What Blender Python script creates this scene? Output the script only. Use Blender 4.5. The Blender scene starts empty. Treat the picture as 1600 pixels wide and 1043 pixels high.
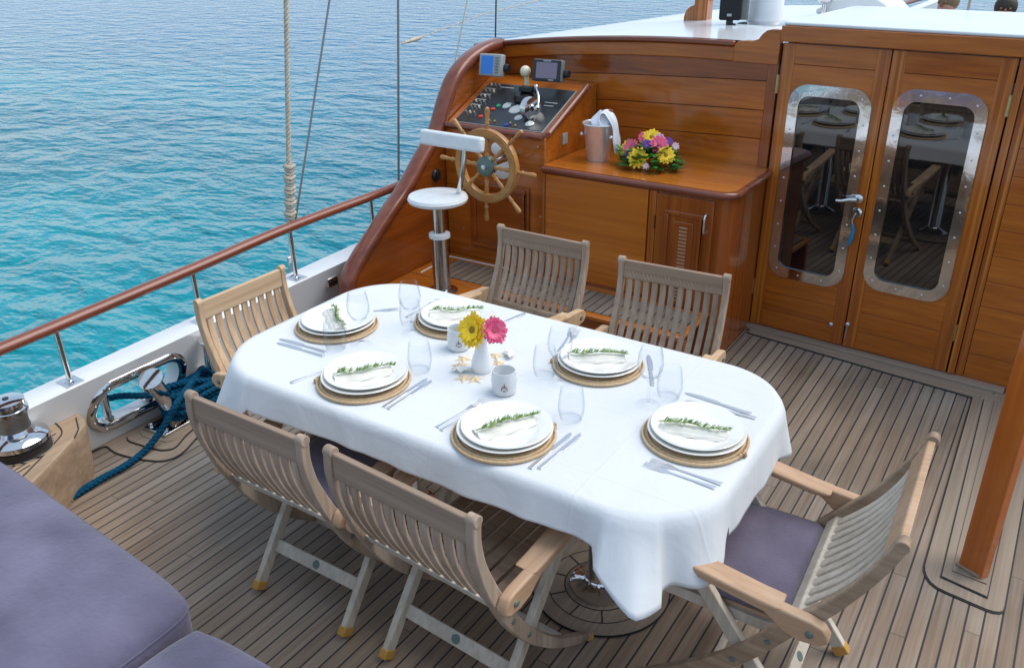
import bpy, bmesh, math, random
from mathutils import Vector, Matrix, noise
R_ = math.radians
sc = bpy.context.scene
C = sc.collection
random.seed(7)

# ------------------------------------------------------------ camera, world, light
cam_d = bpy.data.cameras.new('camera'); cam = bpy.data.objects.new('camera', cam_d); C.objects.link(cam)
sc.camera = cam
yaw, pitch, roll = R_(33.295), R_(25.534), R_(-0.617)
fw = Vector((-math.sin(yaw)*math.cos(pitch), math.cos(yaw)*math.cos(pitch), -math.sin(pitch)))
rt = Vector((math.cos(yaw), math.sin(yaw), 0)); up = rt.cross(fw)
r2 = rt*math.cos(roll)+up*math.sin(roll); u2 = -rt*math.sin(roll)+up*math.cos(roll)
M = Matrix((r2, u2, -fw)).transposed().to_4x4(); M.translation = Vector((0, 0, 2.05))
cam.matrix_world = M
cam_d.sensor_width = 36; cam_d.lens = 1332/1600*36
cam_d.clip_start = 0.05; cam_d.clip_end = 6000

SUN_EL, SUN_AZ = R_(56), R_(48)     # azimuth from +Y towards +X
w = bpy.data.worlds.new('World'); sc.world = w; w.use_nodes = True
nt = w.node_tree; bg = nt.nodes['Background']
sky = nt.nodes.new('ShaderNodeTexSky'); sky.sky_type = 'NISHITA'; sky.sun_disc = False
sky.sun_elevation = SUN_EL; sky.sun_rotation = SUN_AZ; sky.dust_density = 0.4; sky.air_density = 1.0; sky.ozone_density = 2.0
hsv = nt.nodes.new('ShaderNodeHueSaturation'); hsv.inputs['Saturation'].default_value = .95; nt.links.new(sky.outputs[0], hsv.inputs['Color'])
smx = nt.nodes.new('ShaderNodeMix'); smx.data_type = 'RGBA'; smx.inputs[0].default_value = .7; smx.inputs[7].default_value = (3.3, 4.25, 5.3, 1); nt.links.new(hsv.outputs[0], smx.inputs[6])
nt.links.new(smx.outputs[2], bg.inputs[0]); bg.inputs[1].default_value = 0.11
sd = bpy.data.lights.new('sun', 'SUN'); so = bpy.data.objects.new('sun', sd); C.objects.link(so)
sd.energy = 1.7; sd.angle = R_(52); sd.color = (1, .94, .86)
sdir = Vector((math.sin(SUN_AZ)*math.cos(SUN_EL), math.cos(SUN_AZ)*math.cos(SUN_EL), math.sin(SUN_EL)))
so.rotation_euler = sdir.to_track_quat('Z', 'Y').to_euler()
sc.view_settings.view_transform = 'Standard'; sc.view_settings.look = 'None'
sc.view_settings.exposure = 0.88; sc.view_settings.gamma = 1

# ------------------------------------------------------------ helpers
ORG = {}
def tag(o, label=None, cat=None, group=None, kind=None):
    if label: o['label'] = label
    if cat: o['category'] = cat
    if group: o['group'] = group
    if kind: o['kind'] = kind
    return o
def thing(name, label, cat, loc=(0, 0, 0), group=None, rot=0, local=False):
    o = bpy.data.objects.new(name, None); C.objects.link(o); o.location = loc; o.rotation_euler = (0, 0, rot)
    o.empty_display_size = .05
    ORG[o.name] = Vector((0, 0, 0)) if local else Vector(loc)
    return tag(o, label, cat, group)
class MB:
    def __init__(s): s.v = []; s.f = []
    def add(s, vs, fs):
        n = len(s.v); s.v += [Vector(p) for p in vs]; s.f += [tuple(i+n for i in f) for f in fs]; return s
    def box(s, c, d, rot=None):
        c = Vector(c); hx, hy, hz = d[0]/2, d[1]/2, d[2]/2
        vs = [Vector((x*hx, y*hy, z*hz)) for x in (-1, 1) for y in (-1, 1) for z in (-1, 1)]
        if rot is not None: vs = [rot @ p for p in vs]
        return s.add([c+p for p in vs], [(0, 1, 3, 2), (4, 6, 7, 5), (0, 4, 5, 1), (2, 3, 7, 6), (0, 2, 6, 4), (1, 5, 7, 3)])
    def ext(s, poly, off):                       # polygon (3D points) extruded by off
        off = Vector(off); n = len(poly); P = [Vector(p) for p in poly]
        vs = P+[p+off for p in P]
        nrm = Vector((0, 0, 0))
        for i in range(n): nrm += P[i].cross(P[(i+1) % n])
        fs = [tuple(range(n)), tuple(range(2*n-1, n-1, -1))]+[(i, i+n, (i+1) % n+n, (i+1) % n) for i in range(n)]
        if nrm.dot(off) > 0: fs = [tuple(reversed(f)) for f in fs]
        return s.add(vs, fs)
    def beam(s, a, b, wd, th, upv=(0, 0, 1)):      # box from a to b, wd sideways, th along up
        a, b = Vector(a), Vector(b); d = (b-a); L = d.length; d.normalize(); u = Vector(upv); x = d.cross(u).normalized(); z = x.cross(d)
        rot = Matrix((x, d, z)).transposed(); return s.box((a+b)/2, (wd, L, th), rot)
    def tube(s, pts, r, n=10, closed=False, cap=True, flat=1.0):
        P = [Vector(p) for p in pts]; m = len(P); rs = r if isinstance(r, (list, tuple)) else [r]*m
        base = len(s.v); prev = None
        for i, p in enumerate(P):
            if closed: t = P[(i+1) % m]-P[i-1]
            else: t = P[min(i+1, m-1)]-P[max(i-1, 0)]
            if t.length < 1e-9: t = Vector((0, 0, 1))
            t.normalize()
            if prev is None:
                u = t.cross(Vector((0, 0, 1)))
                if u.length < .1: u = t.cross(Vector((1, 0, 0)))
            else: u = prev-t*prev.dot(t)
            u.normalize(); prev = u; v = t.cross(u)
            for k in range(n):
                a = 2*math.pi*k/n; s.v.append(p+(u*math.cos(a)+v*math.sin(a)*flat)*rs[i])
        for i in range(m if closed else m-1):
            j = (i+1) % m
            for k in range(n):
                l = (k+1) % n; s.f.append((base+i*n+k, base+i*n+l, base+j*n+l, base+j*n+k))
        if cap and not closed:
            s.f.append(tuple(base+k for k in range(n-1, -1, -1))); s.f.append(tuple(base+(m-1)*n+k for k in range(n)))
        return s
    def lathe(s, prof, c=(0, 0, 0), n=32, axis=(0, 0, 1)):
        c = Vector(c); q = Vector(axis).normalized().to_track_quat('Z', 'Y').to_matrix(); base = len(s.v)
        for r, z in prof:
            for k in range(n):
                a = 2*math.pi*k/n; s.v.append(c+q @ Vector((r*math.cos(a), r*math.sin(a), z)))
        m = len(prof)
        for i in range(m-1):
            for k in range(n):
                l = (k+1) % n; s.f.append((base+i*n+k, base+i*n+l, base+(i+1)*n+l, base+(i+1)*n+k))
        if prof[0][0] > 1e-6: s.f.append(tuple(base+k for k in range(n-1, -1, -1)))
        if prof[-1][0] > 1e-6: s.f.append(tuple(base+(m-1)*n+k for k in range(n)))
        return s
    def ball(s, c, r, n=14, m=9, sc_=(1, 1, 1)):
        b = len(s.v); s.lathe([(max(1e-7, r*math.sin(math.pi*i/m)), -r*math.cos(math.pi*i/m)) for i in range(m+1)], (0, 0, 0), n)
        for i in range(b, len(s.v)):
            p = s.v[i]; s.v[i] = Vector((p.x*sc_[0], p.y*sc_[1], p.z*sc_[2]))+Vector(c)
        return s
    def xf(s, M4, start=0):
        for i in range(start, len(s.v)): s.v[i] = M4 @ s.v[i]
        return s
    def build(s, name, mat, parent=None, bevel=0, ang=40, subs=0, solid=0, label=None, cat=None, group=None, kind=None, segs=2):
        me = bpy.data.meshes.new(name); off = ORG.get(parent.name, Vector((0, 0, 0))) if parent else Vector((0, 0, 0))
        me.from_pydata([tuple(p-off) for p in s.v], [], s.f); me.update(); me.validate()
        bm = bmesh.new(); bm.from_mesh(me)
        bmesh.ops.remove_doubles(bm, verts=bm.verts, dist=1e-6)
        bm.to_mesh(me); bm.free()
        for p in me.polygons: p.use_smooth = True
        me.set_sharp_from_angle(angle=R_(ang))
        if mat: me.materials.append(mat)
        o = bpy.data.objects.new(name, me); C.objects.link(o); ORG[o.name] = off
        if parent: o.parent = parent
        if solid:
            m = o.modifiers.new('s', 'SOLIDIFY'); m.thickness = solid; m.offset = -1
        if bevel:
            m = o.modifiers.new('b', 'BEVEL'); m.width = bevel; m.segments = segs; m.limit_method = 'ANGLE'; m.angle_limit = R_(35); m.harden_normals = False
        if subs:
            m = o.modifiers.new('u', 'SUBSURF'); m.levels = subs; m.render_levels = subs
        return tag(o, label, cat, group, kind)
def smooth(pts, k=6, closed=False):
    P = [Vector(p) for p in pts]; n = len(P); out = []
    for i in range(n if closed else n-1):
        if closed: a, b, c, d = P[i-1], P[i], P[(i+1) % n], P[(i+2) % n]
        else: a, b, c, d = P[max(i-1, 0)], P[i], P[i+1], P[min(i+2, n-1)]
        for j in range(k):
            t = j/k; out.append(.5*((2*b)+(c-a)*t+(2*a-5*b+4*c-d)*t*t+(3*b-3*c+d-a)*t**3))
    if not closed: out.append(P[-1])
    return out

# ------------------------------------------------------------ materials
def mat(name, col=(.8, .8, .8), rough=.5, metal=0, **kw):
    m = bpy.data.materials.new(name); m.use_nodes = True; b = m.node_tree.nodes['Principled BSDF']
    b.inputs['Base Color'].default_value = (*col, 1); b.inputs['Roughness'].default_value = rough; b.inputs['Metallic'].default_value = metal
    for k, v in kw.items(): b.inputs[k].default_value = v
    return m
def nodes(m): return m.node_tree, m.node_tree.nodes['Principled BSDF']
def N(t, k, **p):
    n = t.nodes.new(k)
    for a, b in p.items():
        if a.startswith('i_'): n.inputs[a[2:].replace('_', ' ')].default_value = b
        else: setattr(n, a, b)
    return n
def coords(t, scale=(1, 1, 1), rot=(0, 0, 0), geo=False):
    if geo: s = t.nodes.new('ShaderNodeNewGeometry').outputs['Position']
    else: s = t.nodes.new('ShaderNodeTexCoord').outputs['Object']
    mp = N(t, 'ShaderNodeMapping'); mp.inputs['Scale'].default_value = scale; mp.inputs['Rotation'].default_value = rot
    t.links.new(s, mp.inputs[0]); return mp.outputs[0]
def ramp(t, fac, stops):
    r = t.nodes.new('ShaderNodeValToRGB'); e = r.color_ramp.elements
    while len(e) < len(stops): e.new(.5)
    for i, (p, c) in enumerate(stops): e[i].position = p; e[i].color = (*c, 1)
    t.links.new(fac, r.inputs[0]); return r.outputs[0]
def bump(t, b, h, s=.2, d=.01):
    n = N(t, 'ShaderNodeBump'); n.inputs['Strength'].default_value = s; n.inputs['Distance'].default_value = d
    t.links.new(h, n.inputs['Height']); t.links.new(n.outputs[0], b.inputs['Normal']); return n
def grain(name, stops, axis='x', rough=.5, geo=False, fine=60, coarse=1.6, bs=.15, coat=0, detail=5, spec=.5, rv=.12, cross=9, rot=(0,0,0)):
    """wood: noise stretched along one axis, plus large uneven patches"""
    m = mat(name, rough=rough); t, b = nodes(m)
    k = {'x': (coarse, fine, fine), 'y': (fine, coarse, fine), 'z': (fine, fine, coarse)}[axis]
    k2 = {'x': (.5, cross, cross), 'y': (cross, .5, cross), 'z': (cross, cross, .5)}[axis]
    n1 = N(t, 'ShaderNodeTexNoise'); n1.inputs['Scale'].default_value = 1; n1.inputs['Detail'].default_value = detail
    t.links.new(coords(t, k, rot, geo=geo), n1.inputs['Vector'])
    n2 = N(t, 'ShaderNodeTexNoise'); n2.inputs['Scale'].default_value = 1; n2.inputs['Detail'].default_value = 3; n2.inputs['Distortion'].default_value = .6
    t.links.new(coords(t, k2, rot, geo=geo), n2.inputs['Vector'])
    mx = N(t, 'ShaderNodeMath', operation='MULTIPLY_ADD'); mx.inputs[1].default_value = .45
    a2 = N(t, 'ShaderNodeMath', operation='MULTIPLY'); a2.inputs[1].default_value = .55
    t.links.new(n2.outputs[0], a2.inputs[0]); t.links.new(n1.outputs[0], mx.inputs[0]); t.links.new(a2.outputs[0], mx.inputs[2])
    c = ramp(t, mx.outputs[0], stops); t.links.new(c, b.inputs['Base Color'])
    rr = N(t, 'ShaderNodeMapRange'); rr.inputs['To Min'].default_value = max(0, rough-rv); rr.inputs['To Max'].default_value = rough+rv
    t.links.new(n2.outputs[0], rr.inputs[0]); t.links.new(rr.outputs[0], b.inputs['Roughness'])
    bump(t, b, n1.outputs[0], bs, .003)
    b.inputs['Coat Weight'].default_value = coat*.7; b.inputs['Coat Roughness'].default_value = .06
    b.inputs['Specular IOR Level'].default_value = spec
    return m
VS = [(.24, (.23, .055, .007)), (.5, (.42, .112, .011)), (.76, (.58, .18, .020))]
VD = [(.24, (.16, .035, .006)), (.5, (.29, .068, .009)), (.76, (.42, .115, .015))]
VR = [(.3, (.11, .024, .012)), (.5, (.19, .048, .022)), (.7, (.26, .075, .032))]
VO = [(.25, (.36, .092, .012)), (.5, (.48, .145, .018)), (.75, (.61, .22, .035))]
varn_x = grain('varnished_mahogany_plank', VS, 'x', .20, coat=.6, bs=.05)
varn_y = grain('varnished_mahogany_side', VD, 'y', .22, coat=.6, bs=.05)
varn_z = grain('varnished_mahogany_upright', [(.3, (.20, .046, .008)), (.5, (.38, .10, .012)), (.66, (.60, .21, .026))], 'z', .2, coat=.6, bs=.05, cross=34)
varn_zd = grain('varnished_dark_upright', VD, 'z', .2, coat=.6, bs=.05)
varn_xd = grain('varnished_dark_plank', VD, 'x', .2, coat=.6, bs=.05)
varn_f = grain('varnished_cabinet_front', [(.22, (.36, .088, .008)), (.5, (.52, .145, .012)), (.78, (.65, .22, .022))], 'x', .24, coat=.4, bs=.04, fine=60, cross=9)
varn_top = grain('varnished_counter', VO, 'x', .14, coat=.8, bs=.03)
varn_r = grain('red_varnished_trim', VR, 'y', .28, coat=.4, bs=.05, fine=30)
varn_rx = grain('red_varnished_trim_across', VR, 'x', .25, coat=.5, bs=.05, fine=30)
varn_o = grain('orange_varnished_post', [(.25, (.34, .075, .012)), (.5, (.47, .12, .017)), (.75, (.60, .19, .03))], 'z', .16, coat=.9, bs=.05)
wheel_m = grain('honey_varnished_wheel', [(.3, (.30, .13, .035)), (.5, (.43, .20, .055)), (.7, (.54, .27, .085))], 'x', .3, coat=.3, fine=40)
teak_g = grain('weathered_teak', [(0.3, (0.193, 0.124, 0.076)), (0.5, (0.323, 0.221, 0.143)), (0.7, (0.469, 0.338, 0.229))], 'y', .62, bs=.3, rv=.1)
teak_gx = grain('weathered_teak_across', [(.3, (.17, .11, .072)), (.5, (.265, .180, .123)), (.7, (.38, .275, .195))], 'x', .6, bs=.35, rv=.1)
teak_gz = grain('weathered_teak_slats', [(.3, (.20, .137, .095)), (.5, (.335, .245, .178)), (.7, (.48, .37, .28))], 'z', .6, bs=.35, rv=.1)
teak_p = grain('pale_grey_teak', [(.3, (.36, .295, .225)), (.5, (.50, .43, .345)), (.7, (.63, .56, .47))], 'z', .65, bs=.3, rv=.1)
teak_h = grain('honey_teak', [(0.3, (0.35, 0.213, 0.112)), (0.5, (0.525, 0.35, 0.206)), (0.7, (0.688, 0.5, 0.325))], 'z', .55, bs=.25, rv=.1)
teak_hx = grain('honey_teak_across', [(0.3, (0.35, 0.213, 0.112)), (0.5, (0.525, 0.35, 0.206)), (0.7, (0.688, 0.5, 0.325))], 'x', .55, bs=.25, rv=.1)
teak_arm = grain('tan_teak_arm', [(.3, (.33, .19, .105)), (.5, (.46, .285, .17)), (.7, (.57, .38, .25))], 'y', .5, bs=.2, rv=.1)
teak_box = grain('oiled_teak_box', [(0.3, (0.241, 0.155, 0.098)), (0.5, (0.356, 0.247, 0.161)), (0.7, (0.471, 0.345, 0.236))], 'y', .55, bs=.2)
teak_m = grain('deck_teak_margin', [(0.3, (0.206, 0.154, 0.112)), (0.5, (0.289, 0.224, 0.168)), (0.7, (0.372, 0.299, 0.229))], 'y', .7, bs=.25, fine=90, geo=True)
teak_mx = grain('deck_teak_margin_across', [(0.3, (0.206, 0.154, 0.112)), (0.5, (0.289, 0.224, 0.168)), (0.7, (0.372, 0.299, 0.229))], 'x', .7, bs=.25, fine=90, geo=True)
caulk = mat('black_caulk', (.022, .022, .024), .6)
def deck_mat(name, s, ph, cw, axis=0, tint=1.0):
    m = mat(name, rough=.7); t, b = nodes(m)
    pos = t.nodes.new('ShaderNodeNewGeometry').outputs['Position']
    sx = t.nodes.new('ShaderNodeSeparateXYZ'); t.links.new(pos, sx.inputs[0])
    def mth(op, a, bb=None):
        n = N(t, 'ShaderNodeMath', operation=op)
        for i, v in enumerate((a, bb)):
            if v is None: continue
            if isinstance(v, (int, float)): n.inputs[i].default_value = v
            else: t.links.new(v, n.inputs[i])
        return n.outputs[0]
    X, Y = sx.outputs[axis], sx.outputs[1-axis]
    q = mth('DIVIDE', mth('SUBTRACT', X, ph), s); idx = mth('FLOOR', q); fr = mth('FRACT', q)
    edge = mth('MINIMUM', fr, mth('SUBTRACT', 1.0, fr))
    line = mth('LESS_THAN', edge, cw/s/2)
    # staggered butt joints
    wn0 = N(t, 'ShaderNodeTexWhiteNoise', noise_dimensions='1D'); t.links.new(idx, wn0.inputs['W'])
    yy = mth('DIVIDE', mth('ADD', Y, mth('MULTIPLY', wn0.outputs[0], 7.0)), 2.9); jf = mth('FRACT', yy); ji = mth('FLOOR', yy)
    comb = N(t, 'ShaderNodeCombineXYZ'); t.links.new(idx, comb.inputs[0]); t.links.new(ji, comb.inputs[1])
    wn = N(t, 'ShaderNodeTexWhiteNoise', noise_dimensions='3D'); t.links.new(comb.outputs[0], wn.inputs['Vector'])
    g = N(t, 'ShaderNodeTexNoise'); g.inputs['Scale'].default_value = 1; g.inputs['Detail'].default_value = 6
    add = N(t, 'ShaderNodeVectorMath', operation='ADD'); k = (85, 2.2, 1) if axis == 0 else (2.2, 85, 1)
    sc2 = N(t, 'ShaderNodeVectorMath', operation='MULTIPLY'); sc2.inputs[1].default_value = (13.7, 3.1, 5.3); t.links.new(wn.outputs['Color'], sc2.inputs[0])
    t.links.new(coords(t, k, geo=True), add.inputs[0]); t.links.new(sc2.outputs[0], add.inputs[1]); t.links.new(add.outputs[0], g.inputs['Vector'])
    pt = N(t, 'ShaderNodeTexNoise'); pt.inputs['Scale'].default_value = 2.3; pt.inputs['Detail'].default_value = 4; t.links.new(coords(t, (1, 1, 1), geo=True), pt.inputs['Vector'])
    v = mth('ADD', mth('ADD', mth('MULTIPLY', g.outputs[0], .42), mth('ADD', mth('MULTIPLY', wn.outputs[0], .16), .07)), mth('MULTIPLY', pt.outputs[0], .42))
    col = ramp(t, v, [(.34, tuple(c*tint for c in (.135, .100, .073))), (.56, tuple(c*tint for c in (.24, .186, .142))), (.78, tuple(c*tint for c in (.35, .292, .238)))])
    # warm and grey weathering in broad patches
    p2 = N(t, 'ShaderNodeTexNoise'); p2.inputs['Scale'].default_value = .9; p2.inputs['Detail'].default_value = 2; t.links.new(coords(t, (1, 1, 1), geo=True), p2.inputs['Vector'])
    hs = N(t, 'ShaderNodeMix', data_type='RGBA', blend_type='MULTIPLY'); t.links.new(ramp(t, p2.outputs[0], [(.38, (1.06, .96, .86)), (.62, (.95, 1.0, 1.05))]), hs.inputs[7]); t.links.new(col, hs.inputs[6]); hs.inputs[0].default_value = 1
    jl = mth('LESS_THAN', jf, .0007); ln = mth('MAXIMUM', line, jl)
    mx = N(t, 'ShaderNodeMix', data_type='RGBA'); t.links.new(ln, mx.inputs[0]); t.links.new(hs.outputs[2], mx.inputs[6]); mx.inputs[7].default_value = (.034, .031, .033, 1)
    t.links.new(mx.outputs[2], b.inputs['Base Color'])
    h = mth('SUBTRACT', mth('MULTIPLY', g.outputs[0], .35), mth('MULTIPLY', ln, .6)); bump(t, b, h, .35, .004)
    b.inputs['Specular IOR Level'].default_value = .35
    return m
deck_m = deck_mat('teak_deck_planks', .0497, -.0235, .0062)
grate_m = deck_mat('teak_inlay_planks', .047, 0, .007, tint=.8)
def noisy(name, c1, c2, scale, rough, bs=.1, metal=0, geo=False, det=4, bd=.01, sheen=0, bscale=None, **kw):
    m = mat(name, rough=rough, metal=metal, **kw); t, b = nodes(m)
    n = N(t, 'ShaderNodeTexNoise'); n.inputs['Scale'].default_value = scale; n.inputs['Detail'].default_value = det; t.links.new(coords(t, geo=geo), n.inputs['Vector'])
    t.links.new(ramp(t, n.outputs[0], [(.3, c1), (.7, c2)]), b.inputs['Base Color'])
    n3 = n
    if bscale:
        n3 = N(t, 'ShaderNodeTexNoise'); n3.inputs['Scale'].default_value = bscale; n3.inputs['Detail'].default_value = det; t.links.new(coords(t, geo=geo), n3.inputs['Vector'])
    if bs: bump(t, b, n3.outputs[0], bs, bd)
    if sheen: b.inputs['Sheen Weight'].default_value = sheen
    return m
gel = noisy('white_gelcoat', (.70, .71, .72), (.78, .79, .80), 3, .25, .03, geo=True)
roof_m = noisy('white_painted_roof', (.66, .68, .70), (.74, .76, .78), 2, .16, .02, geo=True)
cloth_m = noisy('white_cotton_cloth', (.635, .65, .665), (.665, .68, .695), 2.0, .9, 0, geo=True, sheen=.1)
def creases():
    t, b = nodes(cloth_m); sp_ = t.nodes.new('ShaderNodeSeparateXYZ'); t.links.new(t.nodes.new('ShaderNodeNewGeometry').outputs['Position'], sp_.inputs[0])
    def M_(op, a, c=None):
        q = N(t, 'ShaderNodeMath', operation=op)
        for i, v in enumerate((a, c)):
            if v is None: continue
            if isinstance(v, (int, float)): q.inputs[i].default_value = v
            else: t.links.new(v, q.inputs[i])
        return q.outputs[0]
    tot = None
    for ax_, sp2, o_ in ((0, .46, .17), (1, .33, .11)):
        fr = M_('FRACT', M_('DIVIDE', M_('ADD', sp_.outputs[ax_], o_), sp2)); d = M_('MULTIPLY', M_('ABSOLUTE', M_('SUBTRACT', fr, .5)), sp2)
        r = M_('MAXIMUM', M_('SUBTRACT', 1.0, M_('DIVIDE', d, .007)), 0.0); tot = r if tot is None else M_('MAXIMUM', tot, r)
    n1 = N(t, 'ShaderNodeTexNoise'); n1.inputs['Scale'].default_value = 5; n1.inputs['Detail'].default_value = 5; n1.inputs['Distortion'].default_value = .8; t.links.new(coords(t, geo=True), n1.inputs['Vector'])
    n2 = N(t, 'ShaderNodeTexNoise'); n2.inputs['Scale'].default_value = 420; n2.inputs['Detail'].default_value = 1; t.links.new(coords(t, geo=True), n2.inputs['Vector'])
    h = M_('ADD', M_('ADD', M_('MULTIPLY', tot, .10), n1.outputs[0]), M_('MULTIPLY', n2.outputs[0], .02)); bump(t, b, h, .5, .014)
creases()
china = mat('cream_white_china', (.80, .785, .74), .12); nodes(china)[1].inputs['Coat Weight'].default_value = .5
napk = noisy('cream_napkin', (.66, .63, .56), (.75, .72, .65), 30, .9, .3, bd=.003)
chrome = noisy('polished_stainless', (.62, .62, .62), (.72, .72, .72), 40, .09, .02, metal=1)
chrome_m = noisy('mirror_stainless', (.60, .60, .60), (.70, .70, .71), 18, .07, .12, metal=1, bd=.004)
silver = mat('cutlery_silver', (.70, .70, .72), .38, 1)
glass_dark = mat('tinted_door_glass', (.006, .006, .007), .015, 0); nodes(glass_dark)[1].inputs['IOR'].default_value = 1.9
def clear_glass():
    m = bpy.data.materials.new('clear_glass'); m.use_nodes = True; t = m.node_tree; t.nodes.clear()
    o = t.nodes.new('ShaderNodeOutputMaterial'); mx = t.nodes.new('ShaderNodeMixShader'); tr = t.nodes.new('ShaderNodeBsdfTransparent'); g = t.nodes.new('ShaderNodeBsdfGlossy')
    g.inputs['Roughness'].default_value = .02; g.inputs[0].default_value = (.95, .97, 1, 1)
    lw = t.nodes.new('ShaderNodeLayerWeight'); lw.inputs['Blend'].default_value = .22
    p = N(t, 'ShaderNodeMath', operation='MULTIPLY_ADD'); p.inputs[1].default_value = .85; p.inputs[2].default_value = .03
    p.inputs[1].default_value = .72; t.links.new(lw.outputs['Facing'], p.inputs[0]); 
    lw2 = t.nodes.new('ShaderNodeLayerWeight'); lw2.inputs['Blend'].default_value = .35; t.links.new(ramp(t, lw2.outputs['Facing'], [(.30, (.98, .985, .99)), (.74, (.88, .90, .92)), (.96, (.34, .37, .41))]), tr.inputs[0])
    pw = N(t, 'ShaderNodeMath', operation='POWER'); pw.inputs[1].default_value = 2.2; t.links.new(p.outputs[0], pw.inputs[0])
    t.links.new(pw.outputs[0], mx.inputs[0]); t.links.new(tr.outputs[0], mx.inputs[1]); t.links.new(g.outputs[0], mx.inputs[2]); t.links.new(mx.outputs[0], o.inputs[0]); return m
glass = clear_glass()
def jute():
    m = mat('woven_jute', (.5, .34, .19), .85); t, b = nodes(m)
    tc = t.nodes.new('ShaderNodeTexCoord').outputs['Object']
    wv = N(t, 'ShaderNodeTexWave', wave_type='RINGS', rings_direction='Z'); wv.inputs['Scale'].default_value = 24; wv.inputs['Distortion'].default_value = 1.0; wv.inputs['Detail'].default_value = 2; wv.inputs['Detail Scale'].default_value = 12
    t.links.new(tc, wv.inputs['Vector']); n = N(t, 'ShaderNodeTexNoise'); n.inputs['Scale'].default_value = 120; t.links.new(tc, n.inputs['Vector'])
    a = N(t, 'ShaderNodeMath', operation='MULTIPLY_ADD'); a.inputs[1].default_value = .5; t.links.new(wv.outputs[0], a.inputs[0])
    h = N(t, 'ShaderNodeMath', operation='MULTIPLY'); h.inputs[1].default_value = .6; t.links.new(n.outputs[0], h.inputs[0]); t.links.new(h.outputs[0], a.inputs[2])
    t.links.new(ramp(t, a.outputs[0], [(.25, (.27, .165, .08)), (.6, (.47, .32, .18)), (.9, (.60, .44, .27))]), b.inputs['Base Color']); bump(t, b, a.outputs[0], .6, .004); return m
jute_m = jute()
suede = noisy('lavender_suede', (.075, .068, .115), (.15, .138, .21), 4, .92, .6, sheen=.25, bd=.006, bscale=60, det=8)
suede_d = noisy('violet_grey_suede', (.085, .068, .11), (.145, .122, .18), 7, .92, .4, sheen=.25, bd=.005, bscale=120, det=6)
rope_b = noisy('teal_blue_rope', (.001, .035, .085), (.003, .085, .16), 90, .9, .6, bd=.006); nodes(rope_b)[1].inputs['Specular IOR Level'].default_value = .15
rope_t = noisy('beige_rope', (.40, .34, .26), (.58, .52, .42), 60, .8, .4, bd=.004)
wire_m = mat('grey_wire', (.22, .22, .22), .4, .6)
rubber_y = mat('amber_rubber', (.50, .27, .06), .5)
vinyl = noisy('white_vinyl', (.70, .72, .72), (.78, .79, .79), 20, .35, .08)
whitepl = mat('white_plastic', (.75, .77, .77), .35)
cream = mat('cream_plastic', (.76, .68, .48), .3)
black = mat('black_plastic', (.012, .012, .013), .35)
blackp = noisy('black_dashboard', (.016, .018, .02), (.03, .033, .036), 20, .3, .1)
greypl = mat('grey_plastic', (.17, .19, .18), .4)
silverpl = mat('silver_plastic', (.36, .38, .37), .35)
scr_b = mat('blue_screen', (.01, .09, .32), .15); nodes(scr_b)[1].inputs['Emission Color'].default_value = (.01, .10, .38, 1); nodes(scr_b)[1].inputs['Emission Strength'].default_value = .35
scr_p = mat('dim_mauve_screen', (.22, .17, .23), .12)
hub_m = noisy('verdigris_metal', (.10, .15, .14), (.16, .22, .20), 25, .4, .1, metal=.5)
brass = mat('brass', (.55, .42, .20), .25, 1)
redp = mat('red_plastic', (.6, .03, .02), .4); greenp = mat('green_plastic', (.0, .30, .12), .4); bluep = mat('blue_plastic', (.01, .06, .35), .4)
gaugew = mat('pale_gauge_glass', (.42, .44, .44), .15)
louv = mat('pale_louvre', (.50, .30, .19), .5)
dark = mat('dark_gap', (.012, .008, .006), .8)
leaf = noisy('green_leaf', (.02, .12, .015), (.07, .27, .04), 30, .5, .1)
rosem = noisy('rosemary_green', (.18, .29, .07), (.38, .50, .20), 60, .6)
petal_y = noisy('yellow_petal', (.84, .50, .005), (.93, .66, .02), 60, .5); petal_p = noisy('pink_petal', (.72, .03, .14), (.85, .18, .30), 60, .5)
petal_v = noisy('purple_petal', (.09, .02, .22), (.20, .06, .38), 60, .5); petal_l = noisy('pale_pink_petal', (.62, .35, .45), (.75, .55, .55), 60, .5)
shell_m = noisy('sand_starfish', (.62, .45, .26), (.76, .62, .42), 60, .8, .5, bd=.003); shellw = noisy('white_shell', (.72, .69, .62), (.82, .80, .75), 30, .5, .3, bd=.003)
frost = mat('frosted_white_glass', (.84, .86, .87), .2); nodes(frost)[1].inputs['Transmission Weight'].default_value = .35; printm = mat('maroon_print', (.22, .05, .09), .6); printg = mat('grey_print', (.16, .16, .15), .6)
skin = mat('skin', (.50, .26, .17), .5); hair = mat('dark_brown_hair', (.035, .02, .012), .6); hairb = mat('light_brown_hair', (.22, .15, .08), .6); shirtm = mat('white_cotton_shirt', (.72, .72, .72), .8); shortsr = mat('dark_red_shorts', (.25, .03, .04), .8)
medal = mat('verdigris_medallion', (.14, .19, .17), .5, .4)

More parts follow.
